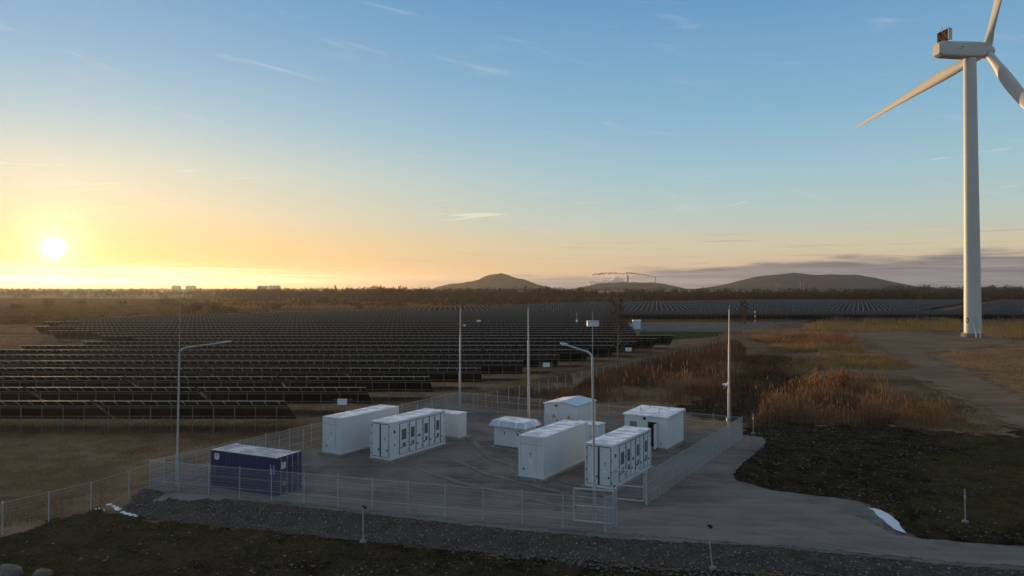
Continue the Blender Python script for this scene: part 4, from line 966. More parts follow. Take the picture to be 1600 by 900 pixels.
# ---------------------------------------------------------------- wind turbine
def turbine():
    bx_, by_, TH = 134.4, 211.2, .141
    r = empty('wind_turbine', (bx_, by_, GB), 0, 'tall white three-bladed wind turbine on the right with warm light on its left edge', 'wind turbine')
    MB().tube([(0, 0, -.5), (0, 0, 1.15)], 2.95, 40, sm=False).build('foundation', M['concrete'], r)
    hs = [1.15, 20, 21, 45, 46, 64, 65, 81.6]; rad = [2.26-(2.26-1.68)*(h/81.6) for h in hs]
    tw = MB().tube([(0, 0, h) for h in hs], rad, 48, cap=True).build('tower', M['turb'], r)
    fl = MB()
    for h in (1.25, 20.5, 45.5, 64.5): q = 2.26-.58*(h/81.6); fl.tube([(0, 0, h-.05), (0, 0, h+.05)], q+.008, 48, cap=False)
    fl.build('flange_ring', M['turb_joint'], tw)
    # ring-shaped black mark, door and steps facing the camera
    va = math.atan2(-by_, -bx_)
    def onT(a, z, o=.012): q = 2.26-.58*(z/81.6)+o; return (q*math.cos(a), q*math.sin(a), z)
    rg = MB(); a0 = va-.62
    for k in range(20):
        t0, t1 = 2*math.pi*k/20, 2*math.pi*(k+1)/20
        P = lambda t, s: onT(a0+.21*s*math.cos(t), 4.9+.78*s*math.sin(t)+0)
        rg.poly([P(t0, 1), P(t1, 1), P(t1, .55), P(t0, .55)])
    rg.build('tower_mark', M['black'], tw)
    ad = va+.28
    dr = MB(); 
    for k in range(4): b0, b1 = ad-.17+.085*k, ad-.17+.085*(k+1); dr.poly([onT(b0, 4.3, .02), onT(b1, 4.3, .02), onT(b1, 6.4, .02), onT(b0, 6.4, .02)])
    dr.build('door', M['turb_joint'], tw)
    st = MB(); n_ = Vector((math.cos(ad), math.sin(ad), 0)); s_ = Vector((-n_.y, n_.x, 0))
    for sg in (-.55, .55):
        a = n_*2.35+s_*sg+Vector((0, 0, 4.2)); b = n_*4.9+s_*sg+Vector((0, 0, 0))
        st.tube([a, b], .05, 6); st.tube([a+Vector((0, 0, 1.3)), a+n_*.5+Vector((0, 0, 1.3)), b+Vector((0, 0, 1.1)), b], .06, 6)
    for k in range(14): f = (k+.5)/14; c = (n_*2.35+Vector((0, 0, 4.2))).lerp(n_*4.9, f); st.tube([c-s_*.55, c+s_*.55], .035, 4)
    st.build('steps', M['galv'], r)
    # nacelle, built along +x then turned
    nc = empty('nacelle', (0, 0, 0)); nc.parent = r; nc.location = (0, 0, 83.95); nc.rotation_euler = (0, 0, TH)
    secs = [(-10.9, 1.35, -1.75, 1.5), (-9.9, 1.85, -2.3, 2.05), (-2, 1.95, -2.35, 2.3), (2.2, 1.9, -2.1, 2.35), (4.0, 1.75, -1.7, 2.3)]
    vs = []; n_ = 12
    for x, w, z0, z1 in secs:
        c, hh = (z0+z1)/2, (z1-z0)/2
        for k in range(n_*2):
            t = 2*math.pi*k/(n_*2); cx, cz = math.cos(t), math.sin(t); e = .32
            vs.append((x, w*math.copysign(abs(cx)**e, cx), c+hh*math.copysign(abs(cz)**e, cz)))
    q = n_*2; fs = [(i*q+k, i*q+(k+1) % q, (i+1)*q+(k+1) % q, (i+1)*q+k) for i in range(4) for k in range(q)]+[tuple(range(q-1, -1, -1)), tuple(range(4*q, 5*q))]
    MB().add(vs, fs).build('nacelle_body', M['turb'], nc)
    ct = MB()
    for y in (-2.3, 2.1):
        ct.box(-8.7, -7.5, y, y+.2, 2.2, 5.5)
    ct.box(-8.7, -7.5, -2.3, 2.3, 5.4, 5.6); ct.build('cooler_frame', M['turb'], nc)
    MB().box(-8.2, -7.9, -2.1, 2.1, 2.3, 5.4).build('cooler_core', M['dark'], nc)
    xb = MB()
    for y0, y1 in ((-2.1, 0), (0, 2.1)):
        xb.tube([(-8.72, y0, 2.3), (-8.72, y1, 5.4)], .09, 6); xb.tube([(-8.72, y1, 2.3), (-8.72, y0, 5.4)], .09, 6); xb.tube([(-8.72, y1, 2.3), (-8.72, y1, 5.4)], .09, 6)
    xb.tube([(-8.72, -2.2, 5.4), (-8.72, 2.2, 5.4)], .09, 6); xb.build('cooler_brace', M['brownbrace'], nc)
    am = MB()
    for x, y, h in ((-8.1, -.8, 6.5), (-8.1, .9, 7.0), (-8.1, 1.6, 6.3)): am.tube([(x, y, 5.5), (x, y, h)], .05, 5)
    am.build('wind_vane_mast', M['black'], nc)
    lg = MB(); yy = -1.985
    for x0, z0, w, h in ((-4.5, .25, .55, .2), (-4.1, .42, .3, .2), (-3.8, .28, .22, .3)): lg.box(x0, x0+w, yy-.01, yy+.02, z0, z0+h)
    lg.box(-6.4, -4.2, yy-.01, yy+.02, -.24, -.17); lg.build('nacelle_mark', M['green'], nc)
    hb = MB(); prof = [(4.02, 1.75), (4.4, 1.9), (5.4, 2.0), (6.4, 1.85), (7.2, 1.35), (7.7, .75), (7.85, .05)]
    hb.tube([(x, 0, 0) for x, _ in prof], [q for _, q in prof], 28, cap=False)
    hub = hb.build('hub', M['turb'], nc)
    # three blades set in the hub
    Rr = 60.0; de = .361
    for k in range(3):
        ph = de+k*2*math.pi/3
        b = MB(); st_ = [(1.2, 1.15, 1.0, .0), (3.2, 1.15, 1.0, .1), (6, 1.3, .75, .3), (10, 1.65, .48, .4), (15, 1.85, .33, .36), (20, 1.75, .26, .30), (28, 1.45, .22, .22), (38, 1.08, .18, .12), (50, .68, .16, .04), (57, .42, .15, .0), (59.5, .20, .15, .0), (60, .04, .2, .0)]
        vs = []; m_ = 16
        for rr, c, tk, twist in st_:
            for i in range(m_):
                t = 2*math.pi*i/m_; u = c*(math.cos(t)-(.35 if tk < .9 else 0)*(1-min(1, tk))*1.1); w = c*tk*math.sin(t)*(1 if tk > .9 else (.55+.45*math.cos(t*.5)**2))
                a = BP+twist*.6; ca, sa = math.cos(a), math.sin(a)
                px, pl = u*sa+w*ca, u*ca-w*sa                         # axis, lateral components
                vs.append((5.5+px-rr*.05, pl, rr))
        fs = [(i*m_+j, i*m_+(j+1) % m_, (i+1)*m_+(j+1) % m_, (i+1)*m_+j) for i in range(len(st_)-1) for j in range(m_)]+[tuple(range(m_))]
        b.add(vs, fs, 0, True); o = b.build('blade', M['turb'], nc); o.rotation_euler = (ph, 0, 0)
BP = .0
turbine()

# ---------------------------------------------------------------- vegetation and loose stones
def scatter(poly, n, seed, patch=0.0, ps=4.0):
    P = np.array(poly); r_ = np.random.default_rng(seed); out = np.zeros((0, 2))
    while len(out) < n:
        q = r_.uniform(P.min(0), P.max(0), (n*3, 2)); q = q[seg_dist(q[:, 0], q[:, 1], poly) > 0]
        if patch: q = q[(vnoise(q[:, 0], q[:, 1], ps, seed)*.7+vnoise(q[:, 0], q[:, 1], ps*.3, seed+1)*.3) > patch*r_.random(len(q))+patch*.35]
        out = np.concatenate([out, q])
    return out[:n]
def blades(name, xy, hmin, hmax, w, m, seed, lean=.25, leaves=0, plume=0.0, ll=.35, z=None, poly=None, edge=3.5):
    r_ = np.random.default_rng(seed); n = len(xy)
    hs = r_.uniform(hmin, hmax, n)*(.5+.8*vnoise(xy[:, 0], xy[:, 1], 6, seed+3))*(.6+.7*vnoise(xy[:, 0], xy[:, 1], 1.3, seed+5))*(.75+.5*r_.random(n)**2)
    if poly is not None: hs *= .45+.55*np.clip(seg_dist(xy[:, 0], xy[:, 1], poly)/edge, 0, 1)
    ws = w*r_.uniform(.6, 1.3, n)
    z0 = ground_z(xy[:, 0], xy[:, 1])-.04 if z is None else np.full(n, z)
    a = r_.uniform(0, 2*np.pi, n); la = r_.uniform(0, 2*np.pi, n); lm = r_.random(n)*lean*hs
    B = np.stack([xy[:, 0], xy[:, 1], z0], 1); T = B+np.stack([lm*np.cos(la), lm*np.sin(la), hs], 1)
    D = np.stack([np.cos(a)*ws, np.sin(a)*ws, 0*ws], 1)
    tri = [np.stack([B-D, B+D, T], 1)]
    for k in range(leaves):
        f = r_.uniform(.25, .95, n)[:, None]; p = B+(T-B)*f; b = r_.uniform(0, 2*np.pi, n); l_ = (ll*hs*r_.uniform(.4, 1.1, n)*(1.15-f[:, 0]))
        e = p+np.stack([np.cos(b)*l_*.6, np.sin(b)*l_*.6, l_*r_.uniform(.3, 1.0, n)], 1); tri.append(np.stack([p-D*.8, p+D*.8+np.array([0, 0, .01]), e], 1))
    if plume:
        pd = np.stack([np.cos(a+1)*plume*hs, np.sin(a+1)*plume*hs, 0*hs], 1)
        for s_ in (1, -1): tri.append(np.stack([T-(T-B)*.24, T-(T-B)*.10+pd*s_, T+(T-B)*.05], 1))
    V = np.concatenate(tri).reshape(-1, 3); return npmesh(name, V, np.arange(len(V)).reshape(-1, 3), m, 'stuff')
GV = lambda p: G(p, -.45)
# short dry grass of the left field and round the panels
lf = GV([(-120, 660), (120, 662), (500, 662), (560, 640), (640, 640), (690, 638), (600, 664), (480, 700), (360, 716), (232, 752), (160, 792), (60, 815), (-140, 850)])
blades('dry_grass', scatter(lf, 60000, 11, .42, 3.0), .10, .34, .013, M['drygrass'], 12, .9)
blades('dry_grass', scatter(lf, 16000, 13, .8, 2.0), .18, .42, .014, M['drygrass2'], 14, .8)
pf = [(-30, 76), (-24, 70), (-10, 84), (47, 170), (40, 176), (30, 158), (20, 141), (8, 122), (-4, 102), (-16, 82)]
blades('dry_grass', scatter(pf, 22000, 15, .5, 4.0), .12, .38, .02, M['drygrass'], 16, .8)
# brown thicket behind the yard
th = G([(893, 612), (925, 590), (985, 573), (1050, 553), (1110, 541), (1152, 533), (1166, 545), (1168, 575), (1160, 612), (1150, 640), (1090, 640), (1010, 626), (960, 628), (905, 632)], -.3)
blades('brown_thicket', scatter(th, 30000, 21, .66, 9.0), 1.0, 2.7, .012, M['thicket'], 22, .35, 5, .0, .5, poly=th)
blades('brown_thicket', scatter(th, 3200, 23, .7, 8.0), 1.2, 2.9, .012, M['weed'], 24, .25, 5, .012, .4, poly=th)
blades('brown_thicket', scatter(G([(722, 628), (800, 606), (890, 583), (900, 612), (905, 634), (850, 640), (780, 640)], -.3), 9000, 25, .6, 4.0), .3, .95, .016, M['thicket'], 26, .6, 3)
# tall dry weeds right of the corner mast
w1 = G([(1152, 676), (1225, 662), (1300, 668), (1390, 668), (1440, 680), (1500, 694), (1560, 694), (1530, 668), (1440, 640), (1380, 616), (1330, 606), (1262, 602), (1240, 622), (1195, 628), (1180, 650)])
blades('dry_weeds', scatter(w1, 9000, 31, 1.0, 4.0), .8, 2.7, .010, M['weed'], 32, .2, 4, .014, .3, poly=w1, edge=1.5)
blades('dry_weeds', scatter(w1, 16000, 33, .8, 4.0), .15, .8, .014, M['drygrass'], 34, .5, 2)
w2 = G([(1225, 618), (1250, 600), (1300, 596), (1330, 604), (1300, 622), (1250, 634)], -.4)
blades('dry_weeds', scatter(w2, 2400, 35, .8, 3.0), .8, 1.9, .014, M['weed'], 36, .22, 5, .04, .35)
for i, (poly, n, h0, h1, mm) in enumerate((
    ([(1168, 532), (1200, 526), (1300, 524), (1334, 530), (1330, 540), (1205, 538)], 9000, .6, 1.6, 'weed'), ([(1205, 541), (1300, 539), (1352, 546), (1345, 553), (1270, 551), (1200, 553)], 8000, .5, 1.3, 'drygrass2'),
    ([(1210, 572), (1290, 556), (1398, 562), (1432, 574), (1420, 580), (1300, 576), (1230, 590)], 10000, .5, 1.3, 'drygrass2'), ([(1160, 560), (1210, 555), (1260, 566), (1230, 590), (1200, 620), (1170, 610)], 9000, .4, 1.3, 'thicket'),
    ([(1250, 516), (1290, 504), (1400, 502), (1500, 504), (1500, 520), (1450, 518), (1330, 520)], 15000, .9, 2.3, 'drygrass2'), ([(1532, 524), (1532, 506), (1680, 504), (1680, 530), (1590, 532)], 9000, .9, 2.2, 'drygrass2'),
    ([(1462, 556), (1500, 549), (1600, 545), (1700, 550), (1700, 640), (1620, 628), (1540, 588)], 17000, .25, .85, 'drygrass2'), ([(1290, 592), (1370, 590), (1430, 596), (1500, 625), (1570, 665), (1560, 690), (1480, 668), (1400, 632), (1320, 606)], 14000, .12, .45, 'greentuft'))):
    blades('golden_grass' if mm == 'drygrass2' else 'dry_weeds' if mm != 'greentuft' else 'green_tufts', scatter(G(poly, -.3), n, 41+i*3, .45, 6.0), h0, h1, .028 if h1 > 1 else .018, M[mm], 61+i*3, .35, 3 if h1 > 1 else 1, .02 if h1 > 1.2 else 0)
mid_r = G([(1060, 548), (1170, 512), (1260, 506), (1330, 520), (1390, 560), (1300, 582), (1420, 590), (1560, 668), (1540, 690), (1400, 670), (1160, 668), (1060, 650), (1120, 620), (1170, 580)], -.3)
blades('dry_weeds', scatter(mid_r, 26000, 501, .5, 9.0), .15, .75, .016, M['drygrass'], 502, .5, 2)
blades('dry_weeds', scatter(mid_r, 5000, 503, .9, 9.0), .5, 1.7, .016, M['weed'], 504, .3, 4, .03, .3)
blades('dry_grass', scatter([(-180, 150), (-100, 128), (-72, 128), (-100, 172), (-165, 262), (-230, 300), (-250, 230)], 26000, 505, .5, 9.0), .2, .6, .05, M['thicket'], 506, .6, 1)
# low tufts and stones on the bare soil
so1 = G([(1165, 700), (1185, 672), (1250, 668), (1400, 676), (1520, 705), (1640, 740), (1680, 850), (1500, 840), (1415, 830), (1360, 792), (1200, 766), (1160, 750)])
so2 = G([(-60, 870), (100, 812), (170, 806), (300, 820), (600, 848), (900, 876), (1100, 890), (1400, 912), (1400, 960), (-160, 960)])
blades('green_tufts', scatter(so1, 12000, 71, 1.1, 2.6), .05, .26, .015, M['greentuft'], 72, 1.2)
blades('green_tufts', scatter(G([(1430, 670), (1640, 690), (1680, 840), (1480, 826), (1420, 770)]), 14000, 73, .6, 1.8), .06, .24, .014, M['greentuft'], 74, 1.0)
blades('green_tufts', scatter(so2, 30000, 75, .9, 1.6), .05, .22, .013, M['greentuft'], 76, 1.2)
blades('dry_grass', scatter(so2, 14000, 77, .9, 1.2), .06, .26, .010, M['drygrass'], 78, 1.2)
blades('dry_grass', scatter(G([(300, 812), (600, 838), (850, 862), (845, 872), (600, 850), (300, 823)]), 9000, 79, .5, 1.0), .06, .22, .010, M['drygrass'], 80, 1.0)
def stone_mat(name, stops):
    m = bpy.data.materials.new(name); m.use_nodes = True; t = NT(m.node_tree); b = t.n['Principled BSDF']; b.inputs['Roughness'].default_value = .95; b.inputs['Specular IOR Level'].default_value = .15
    rnd = t.new('ShaderNodeNewGeometry').outputs['Random Per Island']
    t.link(t.ramp(rnd, [(i/(len(stops)-1), s+(1,)) for i, s in enumerate(stops)]), b.inputs['Base Color']); return m
M['chips'] = stone_mat('crushed_stones', [(.05, .043, .037), (.10, .088, .077), (.13, .115, .10), (.17, .155, .138), (.08, .07, .061)])
M['clods'] = stone_mat('soil_clods', [(.028, .021, .014), (.05, .038, .026), (.075, .06, .042), (.045, .036, .024), (.09, .075, .055), (.035, .027, .018), (.20, .18, .15), (.04, .03, .02)])
OV = np.array([(1, 0, 0), (0, 1, 0), (-1, 0, 0), (0, -1, 0), (0, 0, 1), (.1, .1, -1)], float); OF = np.array([(0, 1, 4), (1, 2, 4), (2, 3, 4), (3, 0, 4), (1, 0, 5), (2, 1, 5), (3, 2, 5), (0, 3, 5)])
def stones(name, xy, r0, r1, m, seed, sink=.25, flat=.7, z=None):
    r_ = np.random.default_rng(seed); n = len(xy); rad = r0*(r1/r0)**(r_.random(n)**2.2)
    a = r_.uniform(0, 6.3, n); c, s_ = np.cos(a), np.sin(a); V = OV[None]*r_.uniform(.65, 1.3, (n, 6, 3))*rad[:, None, None]
    V[:, :, 2] *= flat; X = V[:, :, 0]*c[:, None]-V[:, :, 1]*s_[:, None]; Y = V[:, :, 0]*s_[:, None]+V[:, :, 1]*c[:, None]
    z0 = ground_z(xy[:, 0], xy[:, 1]) if z is None else z
    W = np.stack([X+xy[:, :1], Y+xy[:, 1:], V[:, :, 2]+(z0+.05+rad*(.5-sink))[:, None]], 2).reshape(-1, 3)
    return npmesh(name, W, (OF[None]+6*np.arange(n)[:, None, None]).reshape(-1, 3), m, 'stuff')
stones('crushed_stones', scatter(sk, 22000, 91), .018, .085, M['chips'], 92)
stones('crushed_stones', scatter(G([(1140, 744), (1160, 724), (1192, 700), (1198, 684), (1180, 682), (1170, 700), (1140, 730)], 0), 900, 93), .02, .09, M['chips'], 94)
stones('crushed_stones', scatter(PAD, 5000, 95), .012, .045, M['chips'], 96, .5)
stones('soil_clods', scatter(so1, 5000, 97, 1.2, 3.5), .015, .13, M['clods'], 98)
stones('soil_clods', scatter(so2, 8000, 99, 1.15, 2.5), .012, .12, M['clods'], 100)
stones('crushed_stones', scatter(G([(380, 820), (520, 833), (700, 852), (900, 872), (1010, 884), (1400, 908), (1400, 925), (1000, 897), (700, 862), (520, 840), (400, 828)]), 1500, 101, .5, 1.5), .03, .12, M['chips'], 102)

# bare birches
def birch(u, v, h, label, seed, spread=.28):
    p = g(u, v, -.3); rs = random.Random(seed)
    r = empty('birch_tree', (p.x, p.y, -.3), 0, label, 'tree', 'bare birches by the panel field')
    tr = MB(); cr = MB(); tw_v = []
    pts = [Vector((0, 0, -.1))]; 
    for k in range(1, 9): f = k/8; pts.append(Vector((math.sin(k*1.3+seed)*.16*f*h*.1, math.cos(k*.9)*.1*f, h*.96*f)))
    tr.tube(pts, [.17*(1-.93*k/8) for k in range(9)], 8)
    def limb(a, d, l, rad, lev):
        q = [a]; dd = d.normalized()
        for k in range(4): dd = (dd+Vector((rs.uniform(-.18, .18), rs.uniform(-.18, .18), rs.uniform(-.02, .16)))).normalized(); q.append(q[-1]+dd*l/4)
        (tr if lev == 0 else cr).tube(q, [rad*(1-.8*k/4) for k in range(5)], 5 if lev == 0 else 3)
        if lev < 2:
            for k in range(7 if lev == 0 else 6):
                f = rs.uniform(.25, 1); i = min(3, int(f*4)); b = q[i].lerp(q[i+1], f*4-i); a2 = rs.uniform(0, 6.3)
                limb(b, dd+Vector((math.cos(a2), math.sin(a2), rs.uniform(-.2, .5)))*.9, l*rs.uniform(.35, .6), rad*.4, lev+1)
        else:
            for k in range(3):
                b = q[rs.randint(1, 4)]; a2 = rs.uniform(0, 6.3); e = b+Vector((math.cos(a2)*.35, math.sin(a2)*.35, rs.uniform(-.25, .3)))
                cr.add([b, b+Vector((.045, .03, .02)), e], [(0, 1, 2)])
    for k in range(24):
        f = .24+.72*k/24; i = min(7, int(f*8)); b = pts[i].lerp(pts[i+1], f*8-i); a = k*2.4+rs.uniform(-.5, .5)
        limb(b, Vector((math.cos(a), math.sin(a), .95)), h*spread*(1.12-f)*1.25+.4, .055*(1.15-f), 0)
    tr.build('trunk', M['bark'], r); cr.build('crown', M['twigs'], r)
birch(965.5, 575, 12.6, 'bare birch standing before the panels, right of the street lamp head', 3)
birch(1162.5, 531, 11.2, 'bare birch beside the thicket, right of the corner mast', 8, .22)

# bare bushes of the hazy field at left, each with its stems and crown
def twig_cloud(n, rx, ry, h, seed, size, base=.1):
    r_ = np.random.default_rng(seed); k = max(3, int(3+rx)); cs = np.stack([r_.uniform(-rx*.75, rx*.75, k), r_.uniform(-ry*.7, ry*.7, k), r_.uniform(h*.35, h*.72, k)], 1); ci = r_.integers(0, k, n)
    p = r_.normal(size=(n, 3)); p /= np.linalg.norm(p, axis=1)[:, None]; p *= (r_.random(n)**.45)[:, None]
    P = cs[ci]+p*np.array([rx*.42, ry*.42, h*.34]); P[:, 2] = np.clip(P[:, 2], base, None)
    d1 = r_.normal(size=(n, 3))*size*np.array([.35, .35, .35]); d2 = r_.normal(size=(n, 3))*size*np.array([.5, .5, .5])+np.array([0, 0, size])
    return np.stack([P-d1, P+d1, P+d2], 1).reshape(-1, 3)
def bush(u, vb, vt, wpx, label, seed, m='twigs', n=900, group='bare bushes in the field beyond the panels', name='bare_bush'):
    p = g(u, vb, -.3); s_ = p.y/F; h = (vb-vt)*s_; rx = wpx*s_/2
    r = empty(name, (p.x, p.y, -.3), 0, label, 'bush' if name == 'bare_bush' else 'tree', group)
    V = twig_cloud(n, rx, max(rx*.7, 1.2), h, seed, h*.075); c = npmesh('crown', V, np.arange(len(V)).reshape(-1, 3), M[m]); c.parent = r
    st = MB(); rs = random.Random(seed)
    for k in range(max(3, int(rx*1.5))): x = rs.uniform(-rx*.6, rx*.6); st.tube([(x, 0, -.3), (x+rs.uniform(-.4, .4), rs.uniform(-.4, .4), h*.6)], [h*.018, h*.008], 5)
    st.build('trunk', M['twig'], r)
for i, (u, vb, vt, w, lab) in enumerate(((305, 494, 473, 42, 'broad bare bush behind the panel field near the left street lamp'), (336, 493, 471, 34, 'bare bush right of the left street lamp, taller than its neighbour'),
    (362, 492, 478, 26, 'low bare bush at the right end of the clump by the left lamp'), (75, 480, 466, 17, 'bare bush farthest left in the glowing field'), (28, 486, 472, 20, 'bare bush at the left edge below the sun'),
    (128, 478, 469, 13, 'bare bush in the glowing field right of the sun'), (190, 479, 469, 14, 'small bare bush midway between the sun and left lamp'), (252, 473, 467, 30, 'wide low bush beyond the small midway one'),
    (420, 490, 473, 36, 'bare bush beyond the panels left of centre'), (618, 484, 468, 44, 'wide bare bush beyond the panels below the wooded heap\'s left foot'), (560, 485, 473, 24, 'small bare bush beyond the panels left of the wide one'))):
    bush(u, vb, vt, w, lab, 200+i)
# far woods: bands of crowns that read as one mass
def wood_band(name, spots, m, seed, tri=90):
    r_ = np.random.default_rng(seed); out = []
    for (x, y, h, rx) in spots:
        V = twig_cloud(tri, rx, rx, h, int(r_.integers(1e6)), h*.095, .0); V[:, 0] += x; V[:, 1] += y; V[:, 2] += -.4; out.append(V)
    V = np.concatenate(out); return npmesh(name, V, np.arange(len(V)).reshape(-1, 3), m, 'stuff')
def band(u0, u1, d0, d1, n, h0, h1, seed, gap=0.0):
    r_ = np.random.default_rng(seed); o = []
    while len(o) < n:
        u = r_.uniform(u0, u1); d = r_.uniform(d0, d1); nz = vnoise(np.array([u]), np.array([d]), 45, seed)[0]
        if nz < gap: continue
        h = r_.uniform(h0, h1)*(.6+.8*nz); o.append(((u-800)/F*d, d, h, h*r_.uniform(.3, .55)))
    return o
def brush(name, polyuv, d0, d1, n, h0, h1, m, seed, gap=0.0):
    r_ = np.random.default_rng(seed); u = r_.uniform(polyuv[0], polyuv[1], n*3); d = 1/r_.uniform(1/d1, 1/d0, n*3); x = (u-800)/F*d
    k = vnoise(x, d, 38, seed)*.7+vnoise(x, d, 9, seed+1)*.3 > gap; lim = np.interp(x, [e[0] for e in FARE], [e[1] for e in FARE])+25
    x, d = x[k & (d > lim)][:n], d[k & (d > lim)][:n]; blades(name, np.stack([x, d], 1), h0, h1, .45, m, seed+2, .5, 2, .05, .4, z=-.5)
M['reed'] = plant_mat('far_reeds', [(.10, .052, .022), (.17, .09, .038), (.25, .14, .065), (.13, .07, .03)], .35)
brush('reed_bed', (330, 1640), 480, 900, 26000, .8, 2.6, M['reed'], 320)
brush('brown_brush', (250, 1640), 560, 1000, 14000, 2.0, 5.5, M['wood'], 321, .52)
brush('brown_brush', (300, 1640), 1000, 1500, 14000, 3.0, 7.0, M['wood'], 322, .4)
M['heath'] = plant_mat('far_heath', [(.035, .017, .007), (.06, .03, .012), (.09, .045, .018), (.05, .028, .012)], .08)
brush('heath', (-60, 420), 270, 900, 40000, .3, .8, M['heath'], 323, .05)
wood_band('far_wood', band(345, 860, 830, 1080, 900, 8.5, 13, 301), M['wood'], 1)
wood_band('far_wood', band(330, 930, 640, 760, 230, 3, 6.5, 302, .42), M['wood'], 2)
wood_band('far_wood', band(860, 1640, 900, 1200, 900, 7, 12.5, 303, .1), M['wood'], 3)
wood_band('far_wood', band(980, 1640, 720, 840, 420, 5, 9.5, 304, .25), M['wood'], 4)
wood_band('far_wood', band(1240, 1420, 760, 860, 170, 8, 13, 305), M['wood'], 5)
wood_band('distant_forest', band(-60, 1680, 2300, 3000, 1700, 9, 15, 306), M['conifer'], 6, 50)
wood_band('distant_forest', band(-60, 420, 1150, 1800, 620, 7, 11, 307, .1), M['wood'], 7)
wood_band('distant_forest', band(-60, 330, 900, 1200, 100, 4, 7, 308, .45), M['wood'], 8)
wood_band('distant_forest', band(1380, 1680, 1700, 2300, 420, 12, 19, 309), M['conifer'], 9)
wood_band('hill_trees', [((u-800)/F*d, d, h, h*.4) for u, d, h in [(random.uniform(668, 872), random.uniform(3240, 3330), random.uniform(8, 13)) for _ in range(260)]], M['conifer'], 10, 40)

# ---------------------------------------------------------------- far structures
def pylon(u, vb, vt, label, D):
    x = (u-800)/F*D; hgt = H+(HZ-vt)/F*D
    r = empty('power_pylon', (x, D, -.4), 0, label, 'pylon', 'power pylons before the hills'); w = hgt*.13
    m_ = MB(); rr = hgt*.008
    for s_ in (-1, 1):
        for e in (-1, 1): m_.tube([(s_*w+e*w*.35, 0, 0), (s_*w+e*w*.12, 0, hgt)], rr, 4)
        for k in range(7):
            z0, z1 = hgt*k/7, hgt*(k+1)/7; m_.tube([(s_*w-w*.33, 0, z0), (s_*w+w*.3, 0, z1)], rr*.7, 4)
    m_.build('leg_lattice', M['grey'], r)
    MB().tube([(-w*3, 0, hgt*.86), (w*3, 0, hgt*.86)], rr*1.2, 4).tube([(-w*3, 0, hgt*.86), (0, 0, hgt*.97), (w*3, 0, hgt*.86)], rr*.8, 4).build('crossarm', M['grey'], r)
pylon(1253, 460, 439.5, 'pale twin-legged pylon before the middle of the ash heap', 1500)
pylon(1215, 452, 443, 'smaller pylon before the left slope of the ash heap', 2000)
pylon(1461, 456, 443, 'faint pylon just left of the turbine tower', 1800)
pylon(256, 452, 445, 'faint pylon on the skyline left of the left lamp', 2600)
def chimney(u, D, vt, rad, label):
    x = (u-800)/F*D; hgt = H+(HZ-vt)/F*D; r = empty('chimney', (x, D, -1), 0, label, 'chimney', 'chimneys of the distant works')
    MB().tube([(0, 0, 0), (0, 0, hgt*.5), (0, 0, hgt)], [rad*1.3, rad*1.1, rad], 14).build('shaft', M['brick'], r); MB().tube([(0, 0, hgt*.97), (0, 0, hgt+1.2)], rad*1.1, 14).build('crown_ring', M['brick'], r)
chimney(981, 5000, 430, 5.0, 'tall dark chimney rising behind the low heap'); chimney(1024, 5000, 432.5, 2.4, 'thin chimney right of the tall dark one, trailing smoke')
def smoke_mat(name, col, alpha):
    m = bpy.data.materials.new(name); m.use_nodes = True; t = NT(m.node_tree); t.n.clear()
    df = t.new('ShaderNodeBsdfDiffuse'); df.inputs[0].default_value = col+(1,); tl = t.new('ShaderNodeBsdfTranslucent'); tl.inputs[0].default_value = col+(1,)
    a = t.new('ShaderNodeMixShader'); t.link(df.outputs[0], a.inputs[1]); t.link(tl.outputs[0], a.inputs[2])
    tr = t.new('ShaderNodeBsdfTransparent'); mx = t.new('ShaderNodeMixShader'); lw = t.new('ShaderNodeLayerWeight'); lw.inputs[0].default_value = .5
    k = t.m('MULTIPLY', t.m('SUBTRACT', 1.0, lw.outputs['Facing']), alpha)
    t.link(k, mx.inputs[0]); t.link(tr.outputs[0], mx.inputs[1]); t.link(a.outputs[0], mx.inputs[2]); t.link(mx.outputs[0], t.new('ShaderNodeOutputMaterial').inputs[0]); return m
M['steam'] = smoke_mat('steam', (.95, .93, .92), 1.0); M['smoke'] = smoke_mat('dark_smoke', (.20, .15, .13), .5)
def puffs(name, lst, m, D, seed):
    rs = random.Random(seed); bm = bmesh.new()
    for u, v, rp in lst:
        c = Vector(((u-800)/F*D, D+rs.uniform(-30, 30), H+(HZ-v)/F*D)); rr = rp/F*D
        q = bmesh.ops.create_icosphere(bm, subdivisions=2, radius=rr)['verts']
        sx, sz = rs.uniform(.9, 1.5), rs.uniform(.6, 1.0)
        for w in q: k = 1+.18*math.sin(w.co.x/rr*3+u)*math.cos(w.co.z/rr*4+v); w.co = Vector((w.co.x*k*sx, w.co.y*k, w.co.z*k*sz))+c
    for f in bm.faces: f.smooth = True
    me = bpy.data.meshes.new(name); bm.to_mesh(me); bm.free(); me.materials.append(m); o = bpy.data.objects.new(name, me); COL.objects.link(o); o['kind'] = 'stuff'
rs = random.Random(9); st_l = []
for u, v, n_, w, h in ((922, 442, 9, 6, 3), (935, 443.5, 7, 6, 2), (942, 439.5, 7, 4, 3), (953, 441, 10, 7, 3), (962, 437.5, 9, 5, 3), (970, 439.5, 10, 7, 2.5), (980, 441, 6, 8, 1.5)):
    for k in range(n_): st_l.append((u+rs.uniform(-w, w), v+rs.uniform(-h, h), rs.uniform(1.8, 4.2)))
puffs('steam', st_l, M['steam'], 5100, 1)
sm_l = []
for k in range(80): f = k/79; sm_l.append((1024-44*f+rs.uniform(-.5, .5), 432-1.2*math.sin(f*3)-5.5*f**1.5+rs.uniform(-.3, .3), .55+.8*f))
for k in range(90): f = k/89; sm_l.append((980-52*f+rs.uniform(-2, 2), 428-5*f+6*f*f+rs.uniform(-1.2, 1.2), .7+1.0*f*rs.random()))
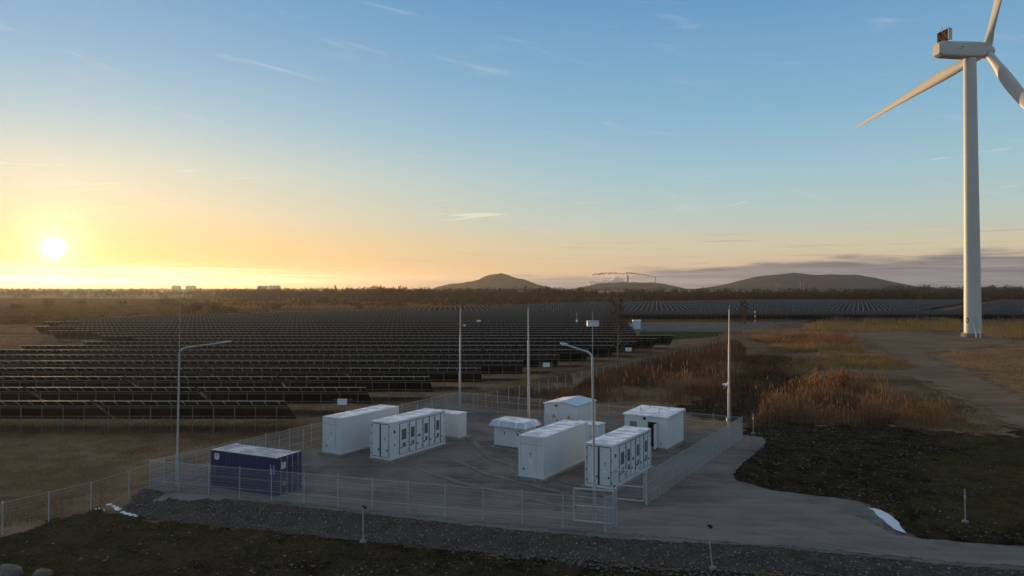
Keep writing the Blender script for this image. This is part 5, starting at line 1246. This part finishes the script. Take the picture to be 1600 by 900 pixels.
puffs('smoke', sm_l, M['smoke'], 5150, 2)
def apartments(u0, u1, vt, label, D, blocks):
    x0, x1 = (u0-800)/F*D, (u1-800)/F*D; hgt = H+(HZ-vt)/F*D; W = x1-x0
    r = empty('apartment_building', (x0, D, -.5), 0, label, 'building', 'apartment blocks on the skyline')
    wl = MB().box(0, W, 0, 14, 0, hgt)
    wl.build('wall', M['block'], r); rf = MB().box(-.5, W+.5, -.5, 14.5, hgt, hgt+.7)
    for k in range(blocks): x = W*(k+.5)/blocks; rf.box(x-3, x+3, 4, 10, hgt+.7, hgt+4)
    rf.build('roof', M['grey'], r)
    n_ = int(W/6)
    for fl in range(max(2, int(hgt/3.6))):
        w = MB()
        for k in range(n_): w.box(2+k*6, 4.2+k*6, -.12, 0, 1.2+fl*3.5, 2.8+fl*3.5)
        w.build('window_row', M['blockwin'], r)
apartments(402, 418, 447, 'far apartment block on the skyline, left of a pair', 3300, 3); apartments(420, 437, 446.4, 'far apartment block on the skyline, right of a pair', 3300, 3)
apartments(268, 281, 446.6, 'faint apartment block on the skyline near the left lamp rod', 3400, 2); apartments(290, 305, 446.8, 'faint apartment block on the skyline just right of the left lamp rod', 3400, 2)
D = 2600; x = (524-800)/F*D; wt = empty('water_tower', (x, D, -1), 0, 'small dark water tower on the skyline left of the wooded heap', 'tower'); h_ = H+4.2/F*D
MB().tube([(0, 0, 0), (0, 0, h_-6)], 2.2, 10).build('shaft', M['brick'], wt); MB().tube([(0, 0, h_-7), (0, 0, h_)], [3.2, 3.6], 12).build('tank', M['brick'], wt)

# ---------------------------------------------------------------- the air
hm = bpy.data.materials.new('haze_air'); hm.use_nodes = True; t = NT(hm.node_tree); t.n.clear()
pv = t.new('ShaderNodeVolumePrincipled'); pv.inputs['Color'].default_value = (.92, .93, .95, 1); pv.inputs['Density'].default_value = .00004; pv.inputs['Anisotropy'].default_value = .62
t.link(pv.outputs[0], t.new('ShaderNodeOutputMaterial').inputs['Volume'])
hz = MB().box(-9500, 9500, -80, 11000, -4, 165).build('haze', hm); hz['kind'] = 'stuff'
